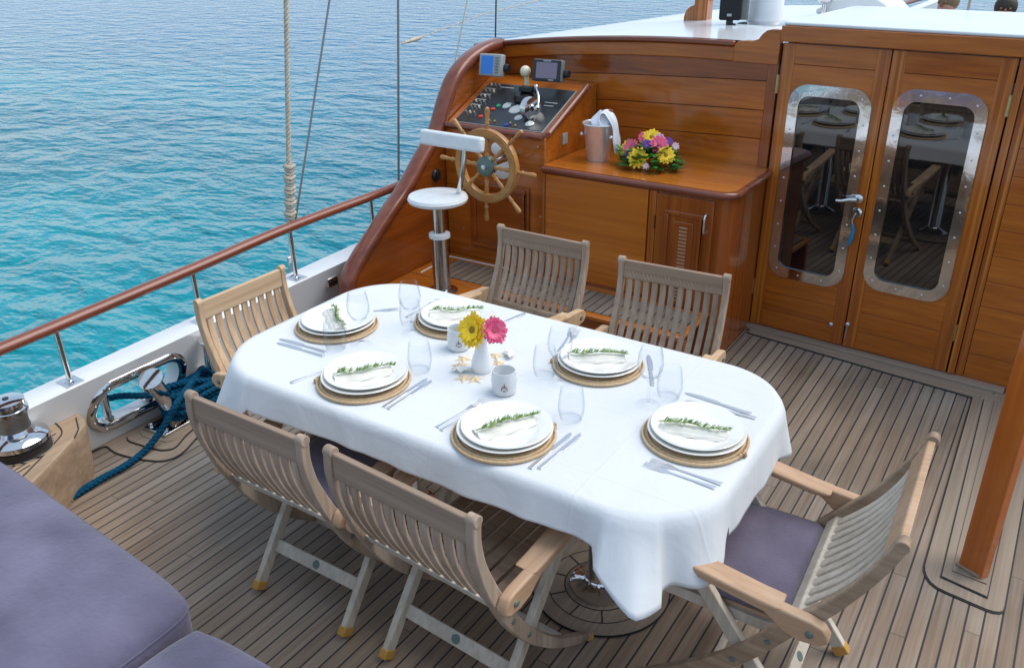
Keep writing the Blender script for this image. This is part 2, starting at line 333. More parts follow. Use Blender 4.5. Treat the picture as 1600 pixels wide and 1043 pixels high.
def water():
    m = mat('turquoise_sea', (.0, .3, .36), .06); t, b = nodes(m); b.inputs['IOR'].default_value = 1.33
    pos = coords(t, (1, 1, 1), geo=True)
    n0 = N(t, 'ShaderNodeTexNoise'); n0.inputs['Scale'].default_value = .13; n0.inputs['Detail'].default_value = 3; t.links.new(pos, n0.inputs['Vector'])
    c1 = ramp(t, n0.outputs[0], [(.35, (.0, .125, .17)), (.65, (.0, .25, .30))])
    # base colour blends along the boat from turquoise astern to blue ahead
    sx = t.nodes.new('ShaderNodeSeparateXYZ'); t.links.new(coords(t, (1, 1, 1), geo=True), sx.inputs[0])
    dd = N(t, 'ShaderNodeMapRange', interpolation_type='SMOOTHSTEP'); dd.inputs['From Min'].default_value = 3; dd.inputs['From Max'].default_value = 24; t.links.new(sx.outputs[1], dd.inputs[0])
    mx = N(t, 'ShaderNodeMix', data_type='RGBA'); t.links.new(dd.outputs[0], mx.inputs[0]); t.links.new(c1, mx.inputs[6]); mx.inputs[7].default_value = (.0, .135, .27, 1)
    t.links.new(mx.outputs[2], b.inputs['Base Color'])
    rot = (0, 0, R_(38))
    def nz(scale, k, det, dist=0):
        n = N(t, 'ShaderNodeTexNoise'); n.inputs['Scale'].default_value = scale; n.inputs['Detail'].default_value = det; n.inputs['Distortion'].default_value = dist
        t.links.new(coords(t, k, rot, geo=True), n.inputs['Vector']); return n.outputs[0]
    a = nz(1.9, (.62, 1.0, 1), 4, .3); c = nz(7.5, (.6, 1, 1), 3, .2); pch = nz(.09, (1, 1, 1), 2)
    b1 = N(t, 'ShaderNodeBump'); b1.inputs['Strength'].default_value = 1; b1.inputs['Distance'].default_value = .32; t.links.new(a, b1.inputs['Height'])
    ps = N(t, 'ShaderNodeMapRange'); ps.inputs['From Min'].default_value = .38; ps.inputs['From Max'].default_value = .62; ps.inputs['To Min'].default_value = .45; ps.inputs['To Max'].default_value = 1.0; t.links.new(pch, ps.inputs[0])
    b2 = N(t, 'ShaderNodeBump'); b2.inputs['Strength'].default_value = 1; b2.inputs['Distance'].default_value = .06; t.links.new(ps.outputs[0], b2.inputs['Strength']); t.links.new(c, b2.inputs['Height']); t.links.new(b1.outputs[0], b2.inputs['Normal'])
    t.links.new(b2.outputs[0], b.inputs['Normal']); return m
sea_m = water()

# ------------------------------------------------------------ setting: water, deck
m = MB()
rings = [0, 3, 6, 10, 16, 25, 40, 70, 120, 220, 500, 1200, 3000]
n = 48
m.v.append(Vector((0, 0, -1.35)))
for r in rings[1:]:
    for k in range(n): a = 2*math.pi*k/n; m.v.append(Vector((r*math.cos(a), r*math.sin(a), -1.35)))
for k in range(n): m.f.append((0, 1+k, 1+(k+1) % n))
for i in range(len(rings)-2):
    for k in range(n): l = (k+1) % n; m.f.append((1+i*n+k, 1+(i+1)*n+k, 1+(i+1)*n+l, 1+i*n+l))
m.build('water', sea_m, kind='structure')

XP, XS = -3.30, 1.80                       # port and starboard bulwark foot
m = MB(); m.add([(XP, -2.6, 0), (XS, -2.6, 0), (XS, 4.7, 0), (XP, 4.7, 0)], [(0, 1, 2, 3)]); m.build('deck', deck_m, kind='structure')
m = MB(); m.add([(XP-.05, 4.7, .0), (XS, 4.7, .0), (XS-.2, 8, .1), (-.75, 15, .35), (XP+.2, 8, .1)], [(0, 1, 2, 3, 4)]); m.build('foredeck', deck_m, kind='structure')
def sheet(name, poly, z, mt, **k):
    MB().ext([(x, y, z) for x, y in poly], (0, 0, .003)).build(name, mt, kind='structure', **k)
def grow(poly, d):
    cx = sum(p[0] for p in poly)/len(poly); cy = sum(p[1] for p in poly)/len(poly); n = len(poly); out = []
    A = sum(poly[i][0]*poly[(i+1) % n][1]-poly[(i+1) % n][0]*poly[i][1] for i in range(n)); s = 1 if A > 0 else -1
    for i in range(n):
        a, b, c = Vector(poly[i-1]), Vector(poly[i]), Vector(poly[(i+1) % n])
        e1 = (b-a).normalized(); e2 = (c-b).normalized(); n1 = Vector((e1.y, -e1.x))*s; n2 = Vector((e2.y, -e2.x))*s
        mm = (n1+n2); mm = mm/max(.3, mm.length_squared)*2 if mm.length > .01 else n1
        out.append(tuple(b+mm*d))
    return out
# margin boards: along the cabin foot, down the starboard side to the post
mb1 = [(-1.245, 4.285), (-.102, 4.150), (-.045, 4.20), (-.01, 4.28), (-1.255, 4.395)]
mb2 = [(-.102, 4.15), (-.083, 2.80), (-.082, 2.76), (-.077, 2.73), (-.066, 2.703), (-.050, 2.680), (-.028, 2.665), (.0, 2.658), (.125, 2.640), (.145, 2.641), (.162, 2.648), (.171, 2.66), (.173, 2.68), (.173, 4.2), (.0, 4.26)]
sheet('deck_margin_caulk', grow(mb1, .006), .001, caulk); sheet('deck_margin', mb1, .005, teak_mx)
sheet('deck_margin_caulk', grow(mb2, .006), .0012, caulk); sheet('deck_margin', mb2, .0052, teak_m)
inl = [(-.054, 4.14), (-.024, 2.722), (.119, 2.695), (.125, 4.14)]
sheet('deck_margin_caulk', grow(inl, .004), .0092, caulk); sheet('deck_margin', inl, .0130, teak_m)
sheet('deck_plinth', [(-.012, 4.14), (.002, 2.765), (.112, 2.755), (.12, 4.14)], .0175, teak_m, bevel=.001)
# port margin with its lobe round the bollard
sm2 = lambda a, mid, b: a+[(p.x, p.y) for p in smooth([(x, y, 0) for x, y in mid], 4)]+b
mb3 = sm2([(XP+.002, .9), (-3.262, .9)], [(-3.262, 1.64), (-3.245, 1.675), (-3.205, 1.672), (-3.16, 1.668), (-3.08, 1.680), (-2.995, 1.705), (-2.935, 1.737), (-2.912, 1.79), (-2.925, 1.85), (-2.957, 1.92), (-2.99, 2.02), (-3.0, 2.3), (-3.02, 2.42), (-3.08, 2.47), (-3.22, 2.50)], [(-3.24, 4.3), (XP+.002, 4.3)])
sheet('deck_margin_caulk', grow(mb3, .005), .001, caulk); sheet('deck_margin', mb3, .005, teak_m)
mb4 = sm2([(-3.235, 2.40), (-3.235, 1.80)], [(-3.225, 1.772), (-3.20, 1.755), (-3.153, 1.752), (-3.03, 1.772), (-2.985, 1.79), (-2.968, 1.83), (-3.01, 1.92), (-3.042, 2.05), (-3.05, 2.33), (-3.07, 2.38)], [(-3.10, 2.40)])
sheet('deck_margin_caulk', grow(mb4, .004), .009, caulk); sheet('deck_margin', mb4, .013, teak_m)
mb5 = [(-3.225, 1.83), (-3.16, 1.80), (-3.03, 1.825), (-3.015, 1.85), (-3.055, 2.0), (-3.07, 2.32), (-3.10, 2.35), (-3.225, 2.35)]
sheet('deck_pad', mb5, .0165, teak_m, bevel=.001)
# round king planks about the table foot
def ring(r0, r1, z, mt, c=(-1.0, 2.06), n=48):
    m = MB(); b = 0
    for r in (r0, r1):
        for k in range(n): a = 2*math.pi*k/n; m.v.append(Vector((c[0]+r*math.cos(a), c[1]+r*math.sin(a), z)))
    for k in range(n): l = (k+1) % n; m.f.append((k, n+k, n+l, l))
    m.build('deck_ring' if mt is not caulk else 'deck_ring_caulk', mt, kind='structure')
ring(.005, .238, .004, caulk); ring(.005, .233, .008, teak_m); ring(.178, .182, .0085, caulk); ring(.12, .125, .0085, caulk)
m = MB()
for k in range(10):
    a = k*math.pi/5+.2; m.beam((-1.0+.125*math.cos(a), 2.06+.125*math.sin(a), .0086), (-1.0+.178*math.cos(a), 2.06+.178*math.sin(a), .0086), .005, .001)
m.build('deck_ring_caulk', caulk, kind='structure')

# ------------------------------------------------------------ bulwarks and rail
def bulwark(side):
    if side < 0:
        t = thing('bulwark', 'white painted bulwark on the sea side with an oval stainless fairlead through it', 'bulwark', (-3.25, 1.5, 0))
    else:
        t = thing('bulwark', 'white painted bulwark along the far right side of the deck', 'bulwark', (1.8, 1.5, 0))
    ys = [-2.6, .4, 1.585, 2.165, 3.3, 4.6, 6.5, 9, 12, 14.5]
    def sec(y):
        k = max(0, y-4.0); ins = .012*k*k/1.0 if side < 0 else .012*k*k
        top = .345+.022*max(0, y)+.004*k*k
        x0 = -3.27+ins
        if side > 0: x0 = -3.27+ins
        return x0, top
    def X(x): return x if side < 0 else (-1.5-x)
    m = MB()
    def quad(a, b): 
        m.add([a[0], b[0], b[1], a[1]], [(0, 1, 2, 3)])
    H = {}
    for y in ys:
        x0, tp = sec(y); zb = .02 if y < 4.7 else .1
        H[y] = [(X(x0), y, -.002 if y < 5 else .0), (X(x0+.108), y, tp-.006), (X(x0-.02), y, tp), (X(x0-.10), y, -.35), (X(x0+.0), y, -1.6)]
    for a, b in zip(ys[:-1], ys[1:]):
        for i in range(4):
            if side < 0 and a == 1.585 and i in (0, 2): continue
            m.add([H[a][i], H[b][i], H[b][i+1], H[a][i+1]], [(0, 1, 2, 3)])
    if side < 0:
        a, b = 1.585, 2.165; n = 64
        yc, hw, hh = 1.865, .215, .092
        def oval(k, sx_=hw, sz=hh):
            a_ = 2*math.pi*k/n; L = sx_-sz; cx = L if math.cos(a_) > 0 else -L
            return yc+cx*(1 if abs(math.cos(a_)) > 1e-6 else 0)+sz*math.cos(a_), .195+.006*math.cos(a_)*2+sz*math.sin(a_)
        def rect(k, z0, z1):
            a_ = 2*math.pi*k/n; c_, s_ = math.cos(a_), math.sin(a_); q = max(abs(c_), abs(s_)); u_, v_ = c_/q, s_/q
            return a+(b-a)*(u_+1)/2, z0+(z1-z0)*(v_+1)/2
        def inner(y, z): tp = sec(y)[1]; f_ = (z+.002)/(tp-.004); return (sec(y)[0]+.108*f_, y, z)
        def outer(y, z): tp = sec(y)[1]; f_ = (tp-z)/(tp+.35); return (sec(y)[0]-.02-.08*f_, y, z)
        for fn, z0 in ((inner, -.002), (outer, -.35)):
            bs = len(m.v)
            for k in range(n):
                y, z = rect(k, z0, 0); tp = sec(y)[1]-(.006 if fn is inner else 0)
                v_ = (z-z0)/(0-z0); z = z0+(tp-z0)*v_; m.v.append(Vector(fn(y, z)))
            for k in range(n): y, z = oval(k); m.v.append(Vector(fn(y, z)))
            for k in range(n): l = (k+1) % n; m.f.append((bs+k, bs+l, bs+n+l, bs+n+k))
        bs = len(m.v)
        for k in range(n): m.v.append(Vector(inner(*oval(k))))
        for k in range(n): m.v.append(Vector(outer(*oval(k))))
        for k in range(n): l = (k+1) % n; m.f.append((bs+k, bs+l, bs+n+l, bs+n+k))
        # fairlead ring
        fr = MB(); nn = 64; prof = [(-.004, .0), (.004, .012), (.018, .017), (.034, .012), (.042, .0)]
        bs = 0
        for k in range(nn):
            y, z = oval(k); y2, z2 = oval(k, hw+.04, hh+.04); d = Vector((0, y2-y, z2-z)).normalized()
            for o_, h_ in prof:
                p = Vector(inner(y+d.y*o_, z+d.z*o_)); fr.v.append(p+Vector((h_*.95, 0, -h_*.3)))
        q = len(prof)
        for k in range(nn):
            for j in range(q-1): l = (k+1) % nn; fr.f.append((k*q+j, l*q+j, l*q+j+1, k*q+j+1))
        fr.build('fairlead_ring', chrome_m, t)
        for k in range(8):
            rl = MB()
            y, z = oval(int(64*k/8)+3); y2, z2 = oval(int(64*k/8)+3, hw+.04, hh+.04); d = Vector((0, y2-y, z2-z)).normalized(); p = inner(y+d.y*.02, z+d.z*.02); rl.ball(Vector(p)+Vector((.016, 0, 0)), .005, 8, 5); rl.build('bolt', silver, t)
        for y in (1.73, 1.93): r_ = MB(); r_.lathe([(.026, 0), (.026, .02), (.019, .025), (.019, .16), (.026, .165), (.026, .18)], (-3.27, y, .10), 20); r_.build('fairlead_roller', chrome, t)
        MB().box((-3.180, 3.065, .320), (.02, .075, .05)).build('socket_plate', chrome, t, bevel=.004)
        sk = MB(); sk.lathe([(.012, 0), (.012, .004)], (-3.170, 3.080, .320), 16, (1, 0, 0)).lathe([(.010, 0), (.010, .004)], (-3.170, 3.047, .320), 16, (1, 0, 0)); sk.build('socket_holes', black, t)
    m.build('hull_side', gel, t, ang=25)
    # white capping pads under the stanchions and the rail itself are separate
    return t
bulwark(-1); bulwark(1)
def railing(side):
    def X(x): return x if side < 0 else -1.5-x
    t = thing('deck_railing', 'red varnished wooden handrail on slim steel posts along the sea side' if side < 0 else 'red varnished wooden handrail on the far right side of the boat', 'railing', (X(-3.22), 1.5, .37))
    pts = [(X(-3.22), -2.5, .60), (X(-3.22), .5, .60), (X(-3.22), 1.36, .622), (X(-3.22), 2.25, .654), (X(-3.22), 2.84, .682), (X(-3.22), 3.7, .69), (X(-3.21), 5, .72), (X(-3.05), 7, .80), (X(-2.7), 9.5, .95), (X(-1.9), 12.5, 1.2)]
    P = smooth(pts, 8); m = MB(); m.tube(P, .031, 14, flat=.8); m.build('rail_cap', varn_r, t)
    def zr(y):
        for a, b in zip(P[:-1], P[1:]):
            if a.y <= y <= b.y: f = (y-a.y)/(b.y-a.y); return a.lerp(b, f)
        return P[-1]
    for y in (-1.6, -.6, .85, 1.585, 2.25, 2.855, 3.47, 4.4, 5.4, 6.5, 7.8, 9.3):
        q = zr(y); zb = .345+.022*max(0, y)+.004*max(0, y-4)**2-.004
        s_ = MB(); s_.tube([(q.x, y, zb), (q.x, y-.005, q.z-.01)], .0115, 12); s_.lathe([(.024, 0), (.024, .006), (.014, .012)], (q.x, y, zb), 16); s_.box((q.x, y, zb+.001), (.085, .075, .006)); s_.build('stanchion', chrome, t)
railing(-1); railing(1)
# stern wall
t = thing('stern_wall', 'white stern bulwark with a varnished cap behind the sofas', 'bulwark', (-.75, -2.6, 0))
MB().box((-.75, -2.65, .1), (5.2, .1, 1.3)).build('wall', gel, t, bevel=.01); MB().box((-.75, -2.65, .775), (5.2, .16, .045)).build('cap', varn_rx, t, bevel=.015)

# ------------------------------------------------------------ cabin (local frame B: u along, d aft, z)
BA = R_(-4); BO = Vector((-1.27, 4.39, 0)); BT = Vector((math.cos(BA), math.sin(BA), 0)); BN = Vector((BT.y, -BT.x, 0))
def B(u, d, z): return BO+BT*u+BN*d+Vector((0, 0, z))
BR = Matrix((BT, -BN, Vector((0, 0, 1)))).transposed()
def bbox(m, u0, u1, d0, d1, z0, z1): return m.box(B((u0+u1)/2, (d0+d1)/2, (z0+z1)/2), (u1-u0, d1-d0, z1-z0), BR)
def capz(u): return 1.515-.045*(u+.3)**2 if u < -.3 else 1.515
cab = thing('cabin', 'varnished wooden deckhouse with a white roof and two doors with oval-cornered windows', 'cabin', tuple(BO))
# planked back wall above the counter
lines = [0, .86, .995, 1.14, 1.285, 1.40, 1.50]
offs = [0, 0, .0, .0, .0, 0, 0]
for i in range(1, 6):
    m = MB(); us = [-1.93+.155*k for k in range(12)]+[-.068]
    for j in range(len(us)-1):
        a, b = us[j], us[j+1]
        def zz(z, u): return z*(1-.11*max(0, (-.9-u))**1.6*.35)+.052*(1-abs(u+.1)/1.2)*(z > .9) if z < 1.45 else capz(u)-.03
        z0a, z0b = zz(lines[i], a)+.002, zz(lines[i], b)+.002; z1a, z1b = zz(lines[i+1], a)-.002, zz(lines[i+1], b)-.002
        for q in (0,):
            m.add([B(a, .0, z0a), B(b, .0, z0b), B(b, .0, z1b), B(a, .0, z1a), B(a, -.01, z0a), B(b, -.01, z0b), B(b, -.01, z1b), B(a, -.01, z1a)], [(0, 1, 2, 3), (0, 4, 5, 1), (3, 2, 6, 7)])
    m.build('wall_plank', [varn_x, varn_x, varn_x, varn_xd, varn_x][i-1], cab, ang=60)
m = MB(); bbox(m, -1.90, 1.30, -.06, -.012, 0, 1.355); bbox(m, -.9, 1.30, -.06, -.012, 1.42, 1.485)
m.build('wall_backing', dark, cab)
m = MB(); bbox(m, -.066, -.014, -.012, .006, .9, 1.44); m.build('corner_post', varn_zd, cab, bevel=.003)
m = MB(); bbox(m, -.07, -.012, -.012, .004, 0, .9); m.build('corner_post', varn_zd, cab, bevel=.003)
# fascia and red capping following the camber
for (dz0, dz1, d0, d1, mt, nm) in ((-.095, -.022, -.03, .014, varn_x, 'fascia'), (-.020, .004, -.03, .034, varn_rx, 'roof_capping')):
    m = MB(); us = [-1.945+.11*k for k in range(16)]; us = [u for u in us if u < -.25]+[-.25]
    pr = [(d0, dz0), (d1, dz0), (d1, dz1), (d0, dz1)]
    for u in us:
        for d, dz in pr: m.v.append(B(u, d, capz(u)+dz))
    k_ = len(us)
    for i in range(k_-1):
        for j in range(4): l = (j+1) % 4; m.f.append((i*4+j, (i+1)*4+j, (i+1)*4+l, i*4+l))
    m.f += [(0, 1, 2, 3), tuple((k_-1)*4+j for j in (3, 2, 1, 0))]
    m.build(nm, mt, cab, bevel=.006, ang=50)
# scroll end of the fascia
sc_p = [(-.252, 1.42), (-.252, 1.500), (-.235, 1.517), (-.20, 1.523), (-.155, 1.524), (-.128, 1.535), (-.112, 1.558), (-.09, 1.577), (-.06, 1.584), (-.016, 1.584), (-.016, 1.42)]
MB().ext([B(u, .018, z) for u, z in sc_p], BN*-.045).build('scroll_board', varn_x, cab, bevel=.003)
# main roof and side
m = MB(); us = [-1.945+.15*k for k in range(11)]+[-.3, .4, 1.3, 2.2, 2.9]; ds = [.0, -.5, -1.1, -1.7, -2.0]
for j, d in enumerate(ds):
    for u in us:
        uu = u
        f = (-d/2.0); lo = -1.945+.28*f; 
        if u < -.3: uu = -.3-(.3+u)*-1*(lo+.3)/(-1.645)*1 if False else -.3+(u+.3)*((lo+.3)/(-1.645))
        z = capz(u)+.0 if u < .3 else 1.515-.03*(u-.3)**2
        m.v.append(B(uu, d, z+.006+.02*f))
nu = len(us)
for j in range(len(ds)-1):
    for i in range(nu-1): m.f.append((j*nu+i, j*nu+i+1, (j+1)*nu+i+1, (j+1)*nu+i))
# side and front drop
b0 = len(m.v)
for j in range(len(ds)): p = m.v[j*nu].copy(); p.z = -.0; m.v.append(p)
for j in range(len(ds)-1): m.f.append((j*nu, (j+1)*nu, b0+j+1, b0+j))
b1 = len(m.v)
for i in range(nu): p = m.v[(len(ds)-1)*nu+i].copy(); p.z = -.0; m.v.append(p)
for i in range(nu-1): m.f.append(((len(ds)-1)*nu+i, (len(ds)-1)*nu+i+1, b1+i+1, b1+i))
m.build('roof', roof_m, cab, ang=50)
# companionway: header, raised slab roof
m = MB(); bbox(m, -.012, 2.2, -.03, .035, 1.532, 1.606); m.build('door_header', varn_x, cab, bevel=.005)
m = MB(); bbox(m, -.004, 2.2, -1.05, .028, 1.6065, 1.622); bbox(m, .004, 2.2, -1.04, -.032, 1.50, 1.606); m.build('companionway_roof', roof_m, cab, bevel=.006)
# doors
def rrect(u0, u1, z0, z1, r, n=8):
    P = []
    for cx, cz, a0 in ((u1-r, z1-r, 0), (u0+r, z1-r, 90), (u0+r, z0+r, 180), (u1-r, z0+r, 270)):
        for k in range(n+1): a = R_(a0+90*k/n); P.append((cx+r*math.cos(a), cz+r*math.sin(a)))
    return P
def door(u0, u1, wu0, wu1, wz0, wz1, lab, hinge_u, latch):
    z0, z1 = .03, 1.526
    # each door is one board with an opening: stiles, rails
    d = MB(); sw = .062
    for a, b in ((u0, u0+sw), (u1-sw, u1)): bbox(d, a, b, -.012, .012, z0, z1)
    dp = d.build('door', varn_z, cab, bevel=.0015); dp['label'] = lab
    rl = MB()
    for k, (a, b) in enumerate(((z0, .13), (.13, .235), (.235, wz0+.04), (wz1-.04, 1.43), (1.43, z1))): bbox(rl, u0+sw, u1-sw, -.012, .0105, a+.0012, b-.0012)
    bbox(rl, u0+sw, wu0+.045, -.0125, .0105, wz0+.04, wz1-.04); bbox(rl, wu1-.045, u1-sw, -.0125, .0105, wz0+.04, wz1-.04)
    rl.build('rail_panels', varn_x, dp, bevel=.001)
    # stainless window frame ring
    O = rrect(wu0, wu1, wz0, wz1, .095); I = rrect(wu0+.05, wu1-.05, wz0+.055, wz1-.055, .055); nP = len(O)
    f = MB()
    for (poly, dd) in ((O, .012), (O, .0195), (I, .0195), (I, .008)):
        for u, z in poly: f.v.append(B(u, dd, z))
    for s_ in range(3):
        for k in range(nP): l = (k+1) % nP; f.f.append((s_*nP+k, (s_+1)*nP+k, (s_+1)*nP+l, s_*nP+l))
    fo = f.build('window_frame', chrome_m, dp, ang=30)
    MID = rrect(wu0+.025, wu1-.025, wz0+.027, wz1-.027, .075)
    per = []
    for q in range(nP):
        a = Vector(MID[q]); b = Vector(MID[(q+1) % nP]); per.append((a, b, (b-a).length))
    tot = sum(p[2] for p in per); st = tot/20; acc = st/2; run = 0
    for a, b, L in per:
        while acc < run+L and L > 0:
            p = a.lerp(b, (acc-run)/L); bt = MB(); bt.lathe([(.0055, 0), (.005, .0025), (.002, .004)], B(p.x, .0195, p.y), 8, BN); bt.build('bolt', silver, fo); acc += st
        run += L
    g = MB(); g.ext([B(u, .0085, z) for u, z in rrect(wu0+.045, wu1-.045, wz0+.05, wz1-.05, .06)], BN*-.006); g.build('window_glass', glass_dark, dp)
    for zc in (.25, 1.33):
        h = MB(); bbox(h, hinge_u-.007, hinge_u+.007, .012, .018, zc-.045, zc+.045); h.tube([B(hinge_u, .019, zc-.045), B(hinge_u, .019, zc+.045)], .005, 8); h.build('hinge', brass, dp)
    return dp
dl = door(.0, .508, .062, .462, .335, 1.342, 'left door with a chrome lever handle and blue key tag', -.006, True)
dr = door(.514, 1.022, .555, .955, .375, 1.365, 'right door with a small bolt near its foot', 1.024, False)
m = MB(); m.lathe([(.022, 0), (.022, .006), (.012, .01), (.012, .035)], B(.474, .019, .825), 18, BN); m.tube([B(.474, .05, .825), B(.44, .052, .822), B(.40, .05, .808), B(.375, .048, .806)], [.012, .011, .009, .008], 12); m.build('lever_handle', chrome, dl)
m = MB(); m.lathe([(.026, 0), (.026, .005), (.018, .012), (.018, .018)], B(.476, .0195, .755), 20, BN); m.build('lock_rose', chrome, dl)
m = MB(); m.tube([B(.476, .04, .755), B(.465, .04, .72), B(.47, .038, .69)], .004, 8); m.build('key', silver, dl)
m = MB(); m.tube(smooth([B(.468, .036, .70), B(.476, .034, .66), B(.470, .033, .62), B(.462, .033, .585)], 4), [.008]*3+[.013]*7+[.015, .012, .008][:3], 8) if False else m.tube([B(.468, .036, .70), B(.477, .034, .665), B(.472, .033, .62), B(.462, .033, .585)], [.007, .010, .011, .007], 10); m.build('key_tag', mat('blue_tag', (.02, .20, .38), .6), dl)
for (u, z, dd) in ((.44, .135, dl), (.512+.012, .158, dr)):
    m = MB(); m.lathe([(.011, 0), (.012, .012), (.007, .016)], B(u, .012, z), 14, BN); m.build('knob', silver, dd)
m = MB(); m.tube([B(.524, .018, .15), B(.521, .018, .075)], .004, 8); m.build('bolt_rod', silver, dr)
m = MB(); bbox(m, -.012, 1.3, -.02, .004, .0, .028); m.build('threshold', varn_xd, cab, bevel=.003)
m = MB(); m.ext([B(-.03, .0, .001), B(1.29, .0, .001), B(1.29, .055, .001), B(-.03, .055, .001)], (0, 0, .022)); m.build('sill', teak_mx, cab, bevel=.004)
m = MB(); bbox(m, 1.03, 1.062, -.012, .016, .03, 1.53); bbox(m, 1.064, 1.10, -.012, .004, .03, 1.53); m.build('door_jamb', varn_z, cab, bevel=.003)
for k in range(12):
    if k % 1 == 0:
        m = MB(); bbox(m, 1.102, 2.3, -.012, .002, .03+.125*k+.001, .03+.125*(k+1)-.001); m.build('wall_plank', varn_x, cab, bevel=.001)

# ------------------------------------------------------------ helm side wall (port), console, cabinet, platform
sw = thing('helm_side_wall', 'curving varnished wing wall with a thick red rounded edge beside the helm', 'wing wall', (-3.05, 3.9, 0))
outer = [(2.99, .0), (2.985, .2), (3.0, .30), (3.03, .395), (3.13, .487), (3.24, .563), (3.39, .667), (3.53, .758), (3.68, .888), (3.82, 1.005), (3.893, 1.119), (3.955, 1.216), (4.04, 1.304), (4.17, 1.373), (4.345, 1.419), (4.50, 1.43)]
inner_ = [(3.15, .0), (3.15, .20), (3.17, .315), (3.235, .39), (3.34, .487), (3.50, .586), (3.69, .705), (3.85, .853), (3.985, .992), (4.07, 1.123), (4.14, 1.239), (4.25, 1.339), (4.39, 1.389), (4.50, 1.40)]
po = smooth([(0, y, z) for y, z in outer], 5)
wall_poly = [(-3.0, p.y+.012, p.z-.006) for p in po]+[(-3.0, 4.52, 0)]
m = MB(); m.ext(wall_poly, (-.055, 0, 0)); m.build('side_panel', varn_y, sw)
# rounded trim: sweep
def trimsweep():
    m = MB(); n = len(po); W = .085
    for i, p in enumerate(po):
        tg = (po[min(i+1, n-1)]-po[max(i-1, 0)]).normalized(); nr = Vector((0, -tg.z, tg.y))  # outward
        if nr.z < 0 and nr.y > 0: nr = -nr
        c = Vector((-3.028, p.y, p.z))
        prof = []
        for k in range(12):
            a = 2*math.pi*k/12; cx = math.cos(a); cn = math.sin(a)
            sx_ = abs(cx)**.6*(1 if cx > 0 else -1)*.048; sn = abs(cn)**.6*(1 if cn > 0 else -1)*.032
            m.v.append(c+Vector((sx_, 0, 0))+nr*(sn-.018))
    for i in range(n-1):
        for k in range(12): l = (k+1) % 12; m.f.append((i*12+k, i*12+l, (i+1)*12+l, (i+1)*12+k))
    m.f += [tuple(range(12)), tuple(reversed(range((n-1)*12, n*12)))]
    return m
trimsweep().build('edge_trim', varn_r, sw, ang=60)
m = MB(); m.lathe([(.036, 0), (.036, .008), (.028, .018), (.02, .02)], (-3.0, 3.785, .768), 20, (1, 0, 0)); m.box((-2.982, 3.785, .768), (.02, .03, .05)); m.build('black_socket', black, sw, bevel=.003)

plat = thing('helm_platform', 'raised varnished helm step with pale teak inlay and a dark front riser', 'step', (-2.2, 3.7, 0))
m = MB(); m.ext([(-2.995, 3.50, .245), (-1.33, 3.50, .245), (-1.33, 3.9, .245), (-2.995, 3.9, .245)], (0, 0, .025)); m.build('step_top', varn_top, plat, bevel=.008)
m = MB(); m.box((-2.16, 3.545, .12), (1.66, .03, .24)); m.build('riser', varn_xd, plat, bevel=.002)
m = MB(); m.ext([(-2.87, 3.545, .2705), (-1.36, 3.545, .2705), (-1.36, 3.79, .2705), (-2.87, 3.79, .2705)], (0, 0, .004)); m.build('teak_inlay', grate_m, plat)
m = MB(); m.ext([(-2.995, 3.24, .245), (-2.46, 3.24, .245), (-2.46, 3.498, .245), (-2.995, 3.498, .245)], (0, 0, .024)); m.build('stool_step', varn_top, plat, bevel=.008)
m = MB(); m.box((-2.73, 3.385, .122), (.50, .23, .243)); m.build('riser', varn_xd, plat, bevel=.002)
m = MB(); m.tube([(-2.93, 3.52, .272), (-2.945, 3.82, .272), (-2.55, 3.83, .272)], .004, 6); m.build('white_strip', whitepl, plat)
m = MB(); m.lathe([(.02, 0), (.02, .004)], (-2.50, 3.80, .2705), 14); m.build('deck_fitting', chrome, plat)

con = thing('helm_console', 'varnished helm console with a sloping black instrument panel', 'helm console', (-2.65, 4.1, 0))
XL, XR = -2.995, -2.325
side = [(3.88, .27), (3.88, 1.035), (4.34, 1.235), (4.45, 1.24), (4.45, .27)]
m = MB(); m.ext([(XL, y, z) for y, z in side], (XR-XL, 0, 0)); m.build('console_body', varn_x, con, bevel=.004)
# rim mouldings round the sloping top
sl = Vector((0, .46, .20)).normalized(); up_s = Vector((0, -sl.z, sl.y))
def S(x, s, h=0): return Vector((x, 3.88, 1.035))+sl*s+up_s*h
m = MB(); m.tube([S(XL, .0, .006), S(XR-.02, .0, .006), S(XR+.004, .03, .006), S(XR+.004, .5, .006)], .019, 10); m.build('rim_moulding', varn_rx, con)
m = MB(); m.ext([S(XL+.045, .035, .002), S(XR-.035, .035, .002), S(XR-.035, .44, .002), S(XL+.045, .44, .002)], up_s*.006); m.build('panel_frame', silverpl, con)
pan = MB().ext([S(XL+.051, .041, .0085), S(XR-.041, .041, .0085), S(XR-.041, .434, .0085), S(XL+.051, .434, .0085)], up_s*.003).build('instrument_panel', blackp, con)
H0 = .0117
def onp(m, x, s, r, h): return m.lathe([(r, 0), (r, h*.7), (r*.8, h)], S(x, s, H0), 14, up_s)
for i, (x, s, mt) in enumerate([(-2.80, .10, redp), (-2.785, .14, redp), (-2.765, .18, redp), (-2.75, .215, greenp), (-2.60, .055, bluep)]):
    m = MB(); onp(m, x, s, .013, .008); m.build('push_button', mt, pan)
k = 0
for row, s in enumerate((.41, .345, .29, .235, .18, .125)):
    for c_ in range(3):
        m = MB(); x = -2.915+.028*c_+(.0 if row else 0); onp(m, x, s, .006, .014); m.build('toggle_switch', silver if (row+c_) % 3 else cream, pan)
for (x, s, r) in ((-2.70, .225, .022), (-2.625, .20, .036), (-2.565, .13, .020), (-2.47, .09, .022)):
    m = MB(); m.lathe([(r+.004, 0), (r+.004, .004), (r, .005)], S(x, s, H0), 28, up_s); g_ = m.build('gauge', chrome, pan); m = MB(); m.lathe([(r, 0), (r*.95, .002)], S(x, s, H0+.005), 28, up_s); m.build('gauge_face', gaugew, g_)
